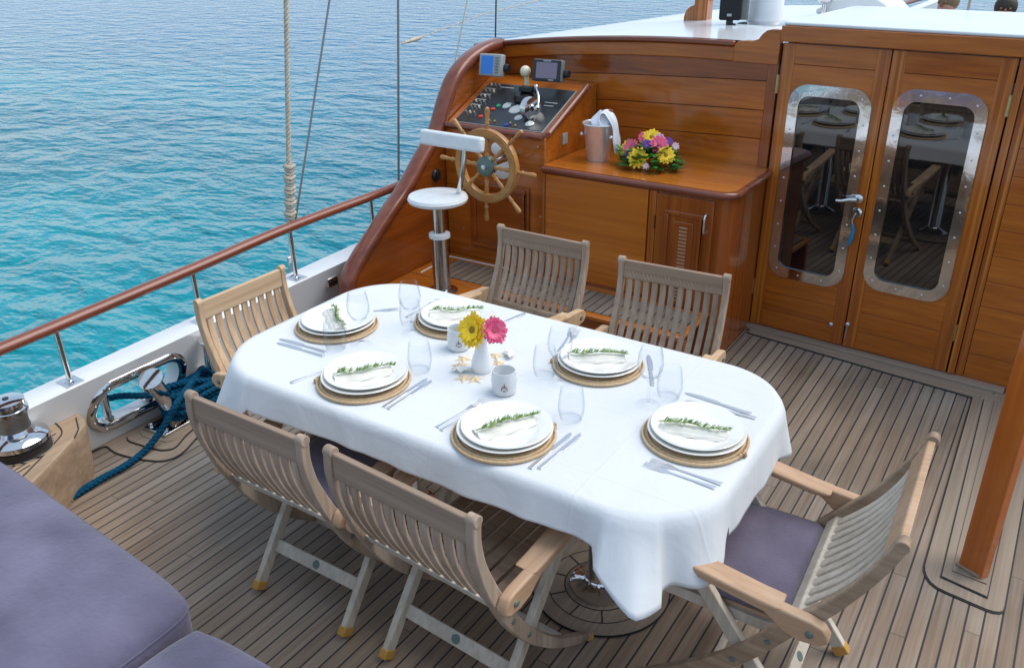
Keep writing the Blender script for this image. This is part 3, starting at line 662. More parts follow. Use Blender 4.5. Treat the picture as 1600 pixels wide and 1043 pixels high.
for (x, s) in ((-2.72, .07), (-2.685, .07), (-2.58, .07), (-2.54, .055)):
    m = MB(); onp(m, x, s, .008, .01); m.build('key_switch', brass, pan)
for k, (x, s, w_) in enumerate([(-2.90, .375, .07), (-2.90, .315, .07), (-2.90, .262, .07), (-2.90, .208, .07), (-2.80, .40, .09), (-2.45, .30, .08), (-2.45, .27, .06), (-2.70, .255, .04), (-2.62, .245, .05)]):
    m = MB(); m.box(S(x, s, H0+.0004), (w_, .006, .0008), Matrix.Rotation(math.atan2(.20, .46), 3, 'X')); m.build('label_strip', gaugew, pan)
# throttle
thr = MB(); thr.lathe([(.062, -.02), (.066, 0), (.062, .02)], S(-2.50, .17, .055), 26, (1, -.25, 0)); thr.box(S(-2.50, .17, .01), (.05, .1, .012)); thr.tube([S(-2.47, .17, .055), S(-2.455, .175, .06)], .016, 12)
thr.tube([S(-2.45, .17, .06), S(-2.48, .24, .085), S(-2.53, .31, .095)], [.009, .008, .007], 10); to = thr.build('throttle', chrome_m, con)
m = MB(); m.ball(S(-2.535, .315, .097), .013); m.build('throttle_knob', chrome, to)
cm = MB(); cm.lathe([(.058, 0), (.060, .014), (.05, .03), (.045, .04)], S(-2.635, .315, H0), 24, up_s); cm.box(S(-2.61, .33, .065), (.085, .05, .028)); cm.tube([S(-2.57, .33, .07), S(-2.545, .33, .045)], .012, 8); cm.build('compass', black, con, bevel=.004)
lt = MB(); lt.ball((-2.655, 4.21, 1.312), .031, 18, 12); lt.tube([(-2.655, 4.23, 1.18), (-2.655, 4.22, 1.30)], .014, 10)
lo = lt.build('round_lamp', cream, con)
# front details: door, bolts, outlet, white horns
hd = MB(); hd.box((-2.62, 3.872, .55), (.40, .014, .40)); hdo = hd.build('locker_door', varn_xd, con, bevel=.003)
m = MB()
for (a, b, c_, d_) in ((-2.80, -2.44, .36, .385), (-2.80, -2.44, .715, .74), (-2.80, -2.775, .385, .715), (-2.465, -2.44, .385, .715)): m.box(((a+b)/2, 3.862, (c_+d_)/2), (b-a, .012, d_-c_))
m.build('door_moulding', varn_xd, hdo, bevel=.004)
m = MB(); m.lathe([(.010, 0), (.007, .014)], (-2.42, 3.865, .42), 12, (0, -1, 0)); m.build('door_knob', silver, hdo)
m = MB(); m.box((-2.325+.004, 4.085, .995), (.008, .05, .06)); m.build('socket_plate', silverpl, con, bevel=.002)
for p in ((-2.37, .985), (-2.92, .985), (-2.35, .60), (-2.885, .44)): m = MB(); m.lathe([(.006, 0), (.005, .003)], (p[0], 3.88, p[1]), 10, (0, -1, 0)); m.build('screw_head', silver, con)
m = MB(); m.lathe([(.035, 0), (.035, .03), (.025, .035)], (-2.617, 3.878, .95), 24, (0, -1, 0)); m.build('white_fitting', whitepl, con)
m = MB(); m.lathe([(.055, 0), (.055, .04), (.04, .05)], (-2.575, 3.878, .845), 24, (0, -1, 0)); m.build('white_fitting', whitepl, con)
m = MB(); m.tube([(-2.51, 3.88, .93), (-2.51, 3.62, .93)], .022, 14); m.build('steering_shaft', chrome, con)

# wheel
WC = Vector((-2.51, 3.60, .925)); wt = thing('steering_wheel', 'honey coloured wooden ship wheel with eight turned handles and a green hub', 'ship wheel', tuple(WC))
def ringprof(m, r0, r1, th, n=64):
    prof = [(r0, -th/2), (r0-.004, 0), (r0, th/2), (r1, th/2), (r1+.004, 0), (r1, -th/2)]
    b = len(m.v)
    for k in range(n):
        a = 2*math.pi*k/n
        for r, y in prof: m.v.append(WC+Vector((r*math.cos(a), y, r*math.sin(a))))
    q = len(prof)
    for k in range(n):
        l = (k+1) % n
        for j in range(q): m.f.append((b+k*q+j, b+l*q+j, b+l*q+(j+1) % q, b+k*q+(j+1) % q))
m = MB(); ringprof(m, .150, .192, .034); ringprof(m, .158, .184, .044); m.build('rim', wheel_m, wt, ang=30)
for k in range(8):
    a = R_(88+45*k); d = Vector((math.cos(a), 0, math.sin(a)))
    pr = [(.0105, .04), (.012, .065), (.0075, .072), (.012, .08), (.008, .1), (.0125, .125), (.0085, .148), (.011, .150), (.010, .19), (.0085, .212), (.0125, .222), (.008, .232), (.0115, .262), (.0135, .282), (.011, .298), (.003, .304)]
    m = MB(); m.lathe(pr, WC, 12, d); m.build('spoke', wheel_m, wt)
m = MB(); m.lathe([(.03, -.028), (.052, -.02), (.052, .02), (.046, .024)], WC, 28, (0, -1, 0)); hb = m.build('hub', hub_m, wt)
m = MB(); m.lathe([(.014, 0), (.012, .012), (.004, .016)], WC+Vector((0, -.024, 0)), 14, (0, -1, 0)); m.build('hub_nut', silver, hb)

# displays
def display(name, lab, c, wd, ht, body, scr, sw_, sh, sx_, grpaint):
    t = thing(name, lab, 'marine display', (c[0], c[1], c[2]-ht/2-.02))
    tilt = Matrix.Rotation(R_(-12), 3, 'X') @ Matrix.Identity(3); yawm = Matrix.Rotation(R_(8), 3, 'Z'); Rm = yawm @ tilt; c = Vector(c)
    m = MB(); m.box(c, (wd, .05, ht), Rm); bo = m.build('housing', body, t, bevel=.008)
    m = MB(); m.box(c+Rm @ Vector((0, -.027, 0)), (wd*.96, .006, ht*.95), Rm); m.build('bezel', grpaint, t, bevel=.003)
    m = MB(); m.box(c+Rm @ Vector((sx_, -.031, 0)), (sw_, .003, sh), Rm); m.build('screen', scr, t)
    m = MB(); m.box(c+Vector((.0, .07, 0)), (.05, .1, .04)); m.build('bracket', black, t, bevel=.003); m = MB(); m.lathe([(.025, 0), (.02, .03)], c+Rm @ Vector((wd/2, .02, -.01)), 14, (1, 0, 0)); m.build('tilt_knob', black, t)
    return t, Rm, c
t, Rm, c = display('chart_display', 'small silver framed display with a blue screen, left of the round lamp', (-2.895, 4.23, 1.325), .145, .125, silverpl, scr_b, .075, .10, -.018, silverpl)
for k in range(6): MB().box(c+Rm @ Vector((.044, -.032, .04-.016*k)), (.022, .003, .009), Rm).build('button', greypl, t)
t, Rm, c = display('chart_display', 'dark grey display with a dim mauve screen, right of the round lamp', (-2.515, 4.23, 1.322), .175, .118, greypl, scr_p, .125, .085, 0, black)
MB().box(c+Rm @ Vector((0, -.0315, .050)), (.045, .002, .006), Rm).build('maker_plate', silverpl, t); MB().box(c+Rm @ Vector((.03, -.0315, -.050)), (.03, .002, .006), Rm).build('maker_plate', silverpl, t)

# cabinet
cb = thing('cabinet', 'varnished counter cabinet with a louvred door and rounded red edge', 'cabinet', (-1.8, 4.1, 0))
def rcorner(x0, x1, y0, y1, r, n=7):
    P = [(x0, y1), (x0, y0)]
    for k in range(n+1): a = R_(-90+90*k/n); P.append((x1-r+r*math.cos(a), y0+r+r*math.sin(a)))
    P.append((x1, y1)); return P
body = rcorner(-2.322, -1.275, 3.855, 4.42, .07)
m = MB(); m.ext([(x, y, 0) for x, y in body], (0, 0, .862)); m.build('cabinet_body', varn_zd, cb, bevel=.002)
top = rcorner(-2.322, -1.245, 3.825, 4.425, .10)
m = MB(); m.ext([(x, y, .864) for x, y in top], (0, 0, .034)); m.build('edge_moulding', varn_rx, cb, bevel=.014, segs=3)
tin = rcorner(-2.318, -1.27, 3.85, 4.42, .08)
m = MB(); m.ext([(x, y, .8985) for x, y in tin], (0, 0, .002)); m.build('counter_top', varn_top, cb)
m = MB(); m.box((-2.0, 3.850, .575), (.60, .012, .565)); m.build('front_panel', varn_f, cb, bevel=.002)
m = MB(); m.box((-2.312, 3.847, .565), (.02, .02, .59)); m.build('front_stile', varn_z, cb, bevel=.002)
m = MB(); m.box((-1.672, 3.849, .565), (.035, .014, .59)); m.build('front_stile', varn_z, cb, bevel=.002)
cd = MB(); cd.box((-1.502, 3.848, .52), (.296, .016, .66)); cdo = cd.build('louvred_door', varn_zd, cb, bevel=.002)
m = MB()
for (a, b, z0, z1, dd) in ((-1.60, -1.40, .755, .775, .010), (-1.60, -1.40, .255, .275, .01), (-1.60, -1.58, .275, .755, .01), (-1.42, -1.40, .275, .755, .01)): m.box(((a+b)/2, 3.836, (z0+z1)/2), (b-a, .014, z1-z0))
m.box((-1.50, 3.838, .515), (.105, .008, .42)); m.build('door_moulding', varn_zd, cdo, bevel=.004)
m = MB()
for k in range(22): m.box((-1.497, 3.8325, .695-.0185*k), (.042, .004, .009), Matrix.Rotation(R_(25), 3, 'X'))
m.build('louvres', louv, cdo)
m = MB(); m.tube(smooth([(-1.385, 3.838, .785), (-1.385, 3.815, .775), (-1.385, 3.812, .735), (-1.385, 3.815, .695), (-1.385, 3.838, .685)], 4), .005, 8); m.build('handle', silver, cdo)
m = MB(); m.box((-1.657, 3.838, .70), (.008, .006, .07)); m.tube([(-1.657, 3.834, .665), (-1.657, 3.834, .735)], .004, 8); m.build('hinge', brass, cdo)

# helm stool
st = thing('helm_stool', 'white padded helm stool on a thick steel pillar by the ship wheel', 'stool', (-2.65, 3.36, .0))
px, py = -2.655, 3.36
m = MB(); m.lathe([(.085, 0), (.085, .012), (.05, .02), (.046, .03), (.046, .311)], (px, py, 0.2695), 28); m.build('pillar', chrome, st)
m = MB(); m.lathe([(.032, .59), (.032, .765)], (px, py, 0), 24); m.build('upper_post', chrome, st)
m = MB(); m.lathe([(.047, .578), (.056, .582), (.056, .602), (.034, .606)], (px, py, 0), 28); m.build('collar', whitepl, st)
m = MB(); m.lathe([(.03, .762), (.13, .768), (.152, .778), (.157, .792), (.150, .806), (.11, .815), (0.0001, .818)], (px, py+.0, 0), 40); m.build('seat', vinyl, st)
arm = smooth([(-2.60, 3.44, .785), (-2.562, 3.42, .83), (-2.528, 3.405, .92), (-2.512, 3.405, .99), (-2.508, 3.41, 1.07)], 5)
m = MB(); m.tube(arm, .013, 12); m.build('back_bracket', chrome, st)
m = MB(); m.box((-2.573, 3.39, 1.09), (.385, .045, .076), Matrix.Rotation(R_(-1), 3, 'Z') @ Matrix.Rotation(R_(-8), 3, 'X')); m.build('backrest', vinyl, st, bevel=.014, segs=3)

# ------------------------------------------------------------ on the counter
T0 = Vector((-2.12, 4.10, .901))
bk = thing('ice_bucket', 'polished steel ice bucket with side knobs on the counter', 'ice bucket', tuple(T0))
m = MB(); m.lathe([(.0001, 0), (.058, 0), (.060, .004), (.066, .05), (.068, .052), (.082, .185), (.092, .196), (.090, .202), (.080, .196), (.058, .01), (.0001, .008)], T0, 40); m.build('bucket_wall', noisy('brushed_bucket_steel', (.72, .72, .73), (.82, .82, .83), 12, .30, .05, metal=.65), bk)
for s_ in (-1, 1):
    m = MB(); m.ball(T0+Vector((s_*.088, -.03, .135)), .013); m.tube([T0+Vector((s_*.075, -.02, .135)), T0+Vector((s_*.088, -.03, .135))], .006); m.build('side_knob', chrome, bk)
T1 = T0+Vector((.025, .01, .03))
wb = thing('wine_bottle', 'wine bottle with a copper foil cap standing in the ice bucket', 'bottle', tuple(T1))
ax = Vector((.12, 0, 1)).normalized()
m = MB(); m.lathe([(.0001, 0), (.036, 0), (.037, .13), (.030, .155), (.015, .18), (.014, .21)], T1, 24, ax); m.build('bottle_body', mat('green_bottle_glass', (.01, .03, .012), .08), wb)
m = MB(); m.lathe([(.0155, .19), (.015, .225), (.017, .228), (.017, .243), (.0001, .245)], T1, 20, ax); m.build('foil_cap', mat('copper_foil', (.45, .17, .13), .35, .6), wb)
# napkin draped round the neck and down the side
lin = noisy('white_linen', (.74, .75, .80), (.80, .81, .86), 30, .85, .3, bd=.004)
nk = MB(); path = smooth([(.045, -.03, .205), (.03, -.028, .240), (.035, -.020, .268), (.062, -.010, .262), (.092, -.004, .215), (.104, .0, .150), (.108, .0, .095), (.104, .0, .060)], 5)
n = len(path)
for i, p in enumerate(path):
    f = i/(n-1); wv = .036+.006*math.sin(f*17)
    if f > .75: wv *= 1-.75*(f-.75)/.25
    for j in range(9):
        a = (j/8-.5)*2; nk.v.append(T0+p+Vector((.006*math.sin(j*1.9+f*6), wv*a, -.012*a*a+.005*math.sin(j*2+f*9))))
for i in range(n-1):
    for j in range(8): nk.f.append((i*9+j, i*9+j+1, (i+1)*9+j+1, (i+1)*9+j))
o = nk.build('white_napkin', lin, None, solid=.004, subs=1)
tag(o, 'white cloth napkin draped over the bottle in the ice bucket', 'napkin')
tn = MB(); nb = 32; tr_ = [(.193, .062, .020), (.205, .064, .018), (.222, .050, .020), (.242, .034, .026), (.262, .022, .032)]
for r_i, (z, rr, cx_) in enumerate(tr_):
    for k in range(nb): a = 2*math.pi*k/nb; q = rr*(1+.13*math.sin(5*a+r_i*.5)+.06*math.sin(9*a)); tn.v.append(T0+Vector((cx_+q*math.cos(a), -.004+q*math.sin(a)*.9, z+.010*math.sin(2*a+1)+.004*math.sin(7*a))))
for i in range(len(tr_)-1):
    for k in range(nb): l = (k+1) % nb; tn.f.append((i*nb+k, i*nb+l, (i+1)*nb+l, (i+1)*nb+k))
tn.build('napkin_fold', lin, o, solid=.003, subs=1)

def gerbera(m_pet, c, nrm, r, parent, name='flower_head', n=16, cup=.25, center=True, seed=0):
    rnd = random.Random(seed); c = Vector(c); q = Vector(nrm).normalized().to_track_quat('Z', 'Y').to_matrix(); m = MB()
    for lay in range(3):
        R1 = r*(1-.18*lay)
        for k in range(n):
            a = 2*math.pi*(k+.5*lay)/n+rnd.uniform(-.08, .08); L = R1*rnd.uniform(.88, 1.05); wd = R1*.155
            zt = cup*L*(.25+.35*lay)+rnd.uniform(-.06, .06)*r
            d = Vector((math.cos(a), math.sin(a), 0)); s_ = Vector((-d.y, d.x, 0)); b = len(m.v)
            for f, wf, zz in ((.16, .45, .0), (.5, 1.0, .45), (.82, .95, .8), (1.0, .35, 1.0)):
                for sg in (-1, 0, 1): m.v.append(c+q @ (d*L*f+s_*wd*wf*sg+Vector((0, 0, zt*zz+lay*.02*r-(.05*r if sg else 0)))))
            for i in range(3):
                for j in range(2): m.f.append((b+i*3+j, b+i*3+j+1, b+(i+1)*3+j+1, b+(i+1)*3+j))
    o = m.build(name, m_pet, parent, ang=180)
    if center:
        m = MB(); m.lathe([(r*.22, 0), (r*.2, r*.10), (r*.0001, r*.16)], c, 16, nrm); m.build('flower_centre', mat('dark_flower_centre', (.30, .16, .01), .8) if m_pet is petal_y else mat('pink_centre', (.45, .08, .12), .8), o)
    return o
FC = Vector((-1.815, 4.10, .90))
fa = thing('flower_arrangement', 'low dome of yellow, pink and purple flowers with green leaves on the counter', 'flower arrangement', tuple(FC))
m = MB(); rnd = random.Random(3)
for k in range(330):
    a = rnd.uniform(0, 2*math.pi); e = rnd.uniform(-.05, 1.3); R0 = rnd.uniform(.55, 1.0)
    p = Vector((math.cos(a)*math.cos(e)*.165*R0, math.sin(a)*math.cos(e)*.125*R0, .015+math.sin(e)*.115*R0))
    d = Vector((math.cos(a)*1.0, math.sin(a), rnd.uniform(-.25, .8))).normalized(); s_ = d.cross(Vector((0, 0, 1))).normalized(); nn = s_.cross(d)
    L = rnd.uniform(.035, .065); W = L*rnd.uniform(.28, .42); b = len(m.v); p = p+FC; 
    if p.z < FC.z+.012: p.z = FC.z+.012
    tip = p+d*L; tip.z = max(tip.z, FC.z+.004)
    m.v += [p, p+d*L*.35+s_*W-nn*.003, p+d*L*.4+nn*.004, p+d*L*.35-s_*W-nn*.003, p+d*L*.75+s_*W*.6, p+d*L*.75-s_*W*.6, tip]
    for i in range(b, b+7): m.v[i].z = max(m.v[i].z, FC.z+.003)
    m.f += [(b, b+1, b+2), (b, b+2, b+3), (b+1, b+4, b+2), (b+2, b+5, b+3), (b+2, b+4, b+6), (b+2, b+6, b+5)]
m.build('leaves', leaf, fa, ang=180)
for i, (dx, dy, dz, mt, r) in enumerate([(-.02, -.105, .065, petal_y, .048), (.105, -.06, .085, petal_y, .042), (-.085, -.05, .10, petal_p, .040), (.055, -.03, .125, petal_p, .042), (-.12, -.02, .085, petal_y, .038), (0, 0, .15, petal_y, .040), (-.04, .0, .145, petal_p, .030), (-.075, -.085, .07, petal_v, .026), (.0, -.05, .125, petal_v, .024), (.04, .01, .15, petal_l, .024), (.12, .02, .115, petal_l, .02), (-.02, .04, .15, petal_l, .024), (.075, .04, .13, petal_v, .022), (.03, -.12, .035, petal_l, .016)]):
    gerbera(mt, FC+Vector((dx*1.06, dy, dz*1.06)), (dx*3+.2, -.6+dy*2, .45), r*1.18, fa, n=14 if r > .03 else 9, center=r > .035, seed=i)

# ------------------------------------------------------------ table and cloth
TZ = .70
tb = thing('dining_table', 'round cornered dining table on a steel pillar under a white cloth', 'table', (-1.42, 2.05, 0))
def outline(t_, grow_=0):
    """rounded rectangle by angle; returns point and outward normal"""
    hw, hh, r = .882+grow_, .455+grow_, .24+grow_
    seg = [('l', 2*(hw-r)), ('a', math.pi/2*r), ('l', 2*(hh-r)), ('a', math.pi/2*r)]*2; tot = sum(s_[1] for s_ in seg); s = (t_ % 1)*tot
    cx, cy = -1.427, 2.052
    p = Vector((cx-hw+r, cy-hh, 0)); d = Vector((1, 0, 0))
    for k, (tp, L) in enumerate(seg):
        nrm = Vector((d.y, -d.x, 0))
        if s <= L or k == 7:
            if tp == 'l': return p+d*s, nrm
            c = p-nrm*r; a = s/r; rot = Matrix.Rotation(a, 3, 'Z'); return c+rot @ (nrm*r), rot @ nrm
        s -= L
        if tp == 'l': p = p+d*L
        else:
            c = p-nrm*r; rot = Matrix.Rotation(math.pi/2, 3, 'Z'); p = c+rot @ (nrm*r); d = rot @ d
m = MB(); m.ext([tuple(outline(k/60, -.012)[0]+Vector((0, 0, TZ-.032))) for k in range(60)], (0, 0, .028)); m.build('tabletop', gel, tb)
for x in (-1.0, -1.84):
    m = MB(); m.lathe([(.105, .0), (.105, .012), (.06, .03), (.045, .05), (.045, TZ-.035)], (x, 2.06, .009), 32); m.build('pillar', chrome, tb)
def vnoise(p, s=1): return noise.noise(Vector(p)*s)
m = MB(); NT = 480; fr_in = [0.0, .25, .5, .7, .84, .93, .98]; cen = Vector((-1.427, 2.052, 0)); cols = []
# arc position of the corner folds (fraction of perimeter)
def corner_amt(t_):
    _, nn = outline(t_); return min(1, (abs(nn.x*nn.y)*2)**.8)
drop_rings = [(.0, .0, .002), (.004, .35, .0), (.014, .8, -.006), (.03, 1.0, -.016)]
rows = []
for i in range(NT):
    t_ = i/NT; P, nn = outline(t_); col = []
    for f in fr_in:
        q = cen.lerp(P, f); col.append(Vector((q.x, q.y, TZ+.022+.0012*vnoise(q, 5)-(.001 if f > .9 else 0))))
    ca = corner_amt(t_)
    side_n = abs(nn.y) > .9 and nn.y < 0
    D = .088+.100*ca
    if nn.x < -.7: D = .16+.08*ca
    if nn.x > .7: D = .14+.035*ca if nn.y > 0 else .14+.08*ca
    if nn.x > .1 and nn.y < -.1: D += .05*ca
    D += .004*math.sin(t_*2*math.pi*7+1)
    s_ = t_*2*math.pi
    th = math.degrees(math.atan2(nn.y, nn.x)); nr_ = nn.x > .02 and nn.y < -.02
    if nr_:
        g1 = math.exp(-((th+66)/17)**2); g2 = math.exp(-((th+27)/15)**2); g3 = math.exp(-((th+46)/9)**2)
        g1 = .5*g1+.5*math.exp(-abs(th+66)/9); g2 = .5*g2+.5*math.exp(-abs(th+24)/7)
        fold = .080*g1+.030*g2-.022*g3; D = .092+.098*ca+.012*g1+.008*g2-.010*g3
    else: fold = .022*ca*math.sin(s_*30+.4)
    fold += (.25+.75*ca)*(.010*math.sin(s_*23+.6)+.007*math.sin(s_*11)+.004*math.sin(s_*47))+(.4+.6*ca)*.014*noise.noise(Vector((P.x*6, P.y*6, 3)))+(.3+.7*ca)*.008*noise.noise(Vector((P.x*15, P.y*15, 8)))
    K = 14
    for k in range(K+1):
        f = k/K; dz = D*f
        out = .014*math.sin(min(1, f*6)*math.pi/2)+f*((.045+.03*ca) *(.6 if ca < .2 else 1) if nn.x < .6 else .012+.02*ca)+fold*f**1.3
        zz = TZ+.021-(.010*(1-math.cos(min(1, f*6)*math.pi/2)))-dz
        q = P+nn*out; q.z = zz+.004*vnoise((q.x, q.y, zz), 9)*f; col.append(q)
    rows.append(col)
nc = len(rows[0])
for i, col in enumerate(rows): m.v += col
for i in range(NT):
    l = (i+1) % NT
    for j in range(nc-1): m.f.append((i*nc+j, l*nc+j, l*nc+j+1, i*nc+j+1))
o = m.build('tablecloth', cloth_m, None, ang=180, solid=.002); tag(o, 'white tablecloth hanging over the round cornered dining table', 'tablecloth')
CZ = TZ+.0235      # cloth top surface

# ------------------------------------------------------------ place settings
def setp(name, lab, cat, grp, c, parts, rot=0):
    t = thing(name, lab, cat, c, grp, rot, local=True)
    for nm, mb, mt, kw in parts: mb().build(nm, mt, t, **kw)
    return t
settings = {
 'left': (-2.105, 2.03, 'at the left end of the table', 26),
 'farleft': (-1.755, 2.29, 'in front of the far chair nearer the wheel', 0),
 'nearleft': (-1.735, 1.765, 'on the near side of the table, left of the other', 0),
 'farright': (-1.145, 2.265, 'in front of the far chair nearer the cabin doors', 0),
 'nearright': (-1.172, 1.735, 'in the middle of the near side of the table', 0),
 'right': (-.703, 2.018, 'at the right end of the table', 0)}
sprig = {'right': ((-.80, 1.965), (-.61, 2.02)), 'nearright': ((-1.215, 1.65), (-1.105, 1.85)), 'farright': ((-1.225, 2.215), (-1.08, 2.31)), 'nearleft': ((-1.765, 1.695), (-1.67, 1.825)), 'farleft': ((-1.83, 2.245), (-1.685, 2.36)), 'left': ((-2.14, 2.06), (-2.04, 1.985))}
first = {}
def dup(src, loc, rot, label):
    r = src.copy(); C.objects.link(r); r.location = loc; r.rotation_euler = (0, 0, rot); r['label'] = label
    for ch in list(src.children):
        c = ch.copy(); C.objects.link(c); c.parent = r
        for g in ch.children:
            d = g.copy(); C.objects.link(d); d.parent = c
    return r
def place(key, make, name, lab, cat, grp, loc, rot):
    if key not in first:
        o = make(); o.name = name; tag(o, lab, cat, grp); first[key] = o; o.location = loc; o.rotation_euler = (0, 0, rot); return o
    return dup(first[key], loc, rot, lab)
def mk_charger():
    m = MB(); m.lathe([(.0001, .0), (.143, .0), (.150, .004), (.150, .008), (.143, .0115), (.0001, .0115)], n=64)
    b = len(m.v); m.tube([(.147*math.cos(a), .147*math.sin(a), .008) for a in [2*math.pi*k/80 for k in range(80)]], .0055, 8, closed=True)
    m.tube([(.135*math.cos(a), .135*math.sin(a), .0095) for a in [2*math.pi*k/80 for k in range(80)]], .005, 8, closed=True)
    m.ball((.152, -.02, .008), .009, 8, 5); m.ball((.145, -.035, .009), .008, 8, 5)
    return m.build('jute_placemat', jute_m)
def mk_plate(r=.140):
    def f():
        m = MB(); m.lathe([(.0001, .004), (r*.55, .004), (r*.62, .0), (r*.66, .004), (r*.95, .016), (r, .0195), (r*.985, .0215), (r*.93, .0195), (r*.68, .0095), (r*.62, .0075), (.0001, .0075)], n=64); return m.build('plate', china)
    return f
def mk_napkin():
    m = MB()
    for i, (w_, h_, z_) in enumerate(((.070, .006, 0), (.062, .008, .002), (.040, .009, .0055))):
        P = []
        n = 14
        for k in range(n+1):
            x = -.092+.184*k/n; 
            for j in range(9):
                a = math.pi*j/8; P.append(Vector((x+.002*math.sin(j*2.1+i), -w_/2*math.cos(a)*(1+.05*math.sin(k*1.3+i)), z_+h_*math.sin(a)+.0015*math.sin(k*1.1+j))))
        b = len(m.v); m.v += P
        for k in range(n):
            for j in range(8): m.f.append((b+k*9+j, b+k*9+j+1, b+(k+1)*9+j+1, b+(k+1)*9+j))
        m.f.append(tuple(b+j for j in range(8, -1, -1))); m.f.append(tuple(b+n*9+j for j in range(9)))
    return m.build('folded_napkin', napk, ang=50)
def mk_rosemary(seed):
    def f():
        rnd = random.Random(seed); m = MB(); st_ = [Vector((-.10+.2*k/10, .006*math.sin(k*.8+seed), .004+.003*math.sin(k*1.7))) for k in range(11)]
        m.tube(st_, .0016, 5); 
        for k in range(190):
            f_ = rnd.uniform(.06, 1); p = st_[0].lerp(st_[-1], f_); p.z += .003; p.y += .006*math.sin(f_*8+seed)
            a = rnd.uniform(0, 2*math.pi); d = Vector((rnd.uniform(.35, .9), math.cos(a)*.8, abs(math.sin(a))*.75)).normalized(); L = rnd.uniform(.012, .024)*(1.15-.5*f_); s_ = d.cross(Vector((0, 0, 1))).normalized()*.0012
            u_ = s_.cross(d).normalized()*.0008; b = len(m.v); m.v += [p-s_, p+s_, p+d*L*.6+s_*1.2+u_, p+d*L, p+d*L*.6-s_*1.2+u_]; m.f.append((b, b+1, b+2, b+3, b+4))
        return m.build('rosemary_sprig', rosem, ang=180)
    return f
SL = {'left': 'left end of the table', 'farleft': 'far side near the ship wheel', 'nearleft': 'near side, left', 'farright': 'far side near the cabin doors', 'nearright': 'near side, middle', 'right': 'right end of the table'}
for key, (x, y, where, _) in settings.items():
    s_ = SL[key]; rz = math.atan2(sprig[key][1][1]-sprig[key][0][1], sprig[key][1][0]-sprig[key][0][0])
    place('ch', mk_charger, 'jute_placemat', 'round woven jute placemat, '+s_, 'placemat', 'round jute placemats under the plates', (x, y, CZ), {'right': 0, 'nearright': 1.0, 'nearleft': -2.4, 'farright': -2.6, 'farleft': -2.8, 'left': 2}[key])
    place('p1', mk_plate(.140), 'dinner_plate', 'large white dinner plate under a smaller one, '+s_, 'plate', 'large white dinner plates', (x+.002, y+.004, CZ+.0118), x*40)
    place('p2', mk_plate(.132), 'side_plate', 'white upper plate holding napkin and rosemary, '+s_, 'plate', 'white upper plates', (x+.004+.003*math.sin(x*30), y+.006+.003*math.cos(x*47), CZ+.0215), x*70)
    a, b = sprig[key]; mx_, my_ = (a[0]+b[0])/2, (a[1]+b[1])/2
    place('nk', mk_napkin, 'folded_napkin', 'folded cream napkin under a rosemary sprig, '+s_, 'napkin', 'folded napkins on the plates', (x+.4*(mx_-x), y+.4*(my_-y)-.006, CZ+.0295), rz)
    place('rs'+str(list(settings).index(key)), mk_rosemary(list(settings).index(key)), 'rosemary_sprig', 'green rosemary sprig on the folded napkin, '+s_, 'rosemary', 'rosemary sprigs on the napkins', (x+.5*(mx_-x), y+.5*(my_-y), CZ+.0465), rz)
for o in [o for o in C.objects if o.get('category') == 'rosemary']: o['group'] = 'rosemary sprigs on the napkins'
for o in C.objects:
    if o.name.startswith('rosemary_sprig') and o.name[14:] == '': pass
def mk_fork():
    m = MB(); P = [(0, -.10), (0, -.02), (0, .02), (0, .045)]
    m.ext([(-.0075, -.105, 0), (.0075, -.105, 0), (.006, -.085, 0), (.0032, -.04, 0), (.0032, .02, 0), (.010, .042, 0), (.011, .055, 0), (-.011, .055, 0), (-.010, .042, 0), (-.0032, .02, 0), (-.0032, -.04, 0), (-.006, -.085, 0)], (0, 0, .0025))
    for k in range(4): x = -.0092+.0061*k; m.ext([(x-.0014, .055, .0), (x+.0014, .055, .0), (x+.0008, .098, .004), (x-.0008, .098, .004)], (0, 0, .002))
    return m.build('fork', silver, bevel=.0007)
def mk_knife():
    m = MB(); m.ext([(-.007, -.11, 0), (.007, -.11, 0), (.0055, -.03, 0), (.0045, -.01, 0), (.010, .0, 0), (.011, .06, 0), (.006, .098, 0), (-.002, .108, 0), (-.006, .09, 0), (-.006, 0, 0), (-.0045, -.01, 0), (-.0055, -.03, 0)], (0, 0, .003))
    return m.build('knife', silver, bevel=.0009)
H2 = math.pi/2
for x, y, r, lab in ((-.67, 1.818, H2, 'outer dinner fork on the near side of the right end plate'), (-.662, 1.843, H2, 'inner dinner fork on the near side of the right end plate'), (-1.350, 1.772, -.12, 'outer fork left of the near middle plate'), (-1.330, 1.765, -.12, 'inner fork left of the near middle plate'), (-1.905, 1.735, -.25, 'fork left of the near left plate'), (-2.085, 2.21, -H2+.7, 'fork on the far side of the left end plate'), (-1.94, 2.335, 0, 'fork left of the far plate near the wheel'), (-1.335, 2.39, .25, 'outer fork left of the far plate near the doors'), (-1.312, 2.375, .25, 'inner fork left of the far plate near the doors')):
    place('fork', mk_fork, 'dinner_fork', lab, 'fork', 'steel forks beside the plates', (x, y, CZ+.001), r)
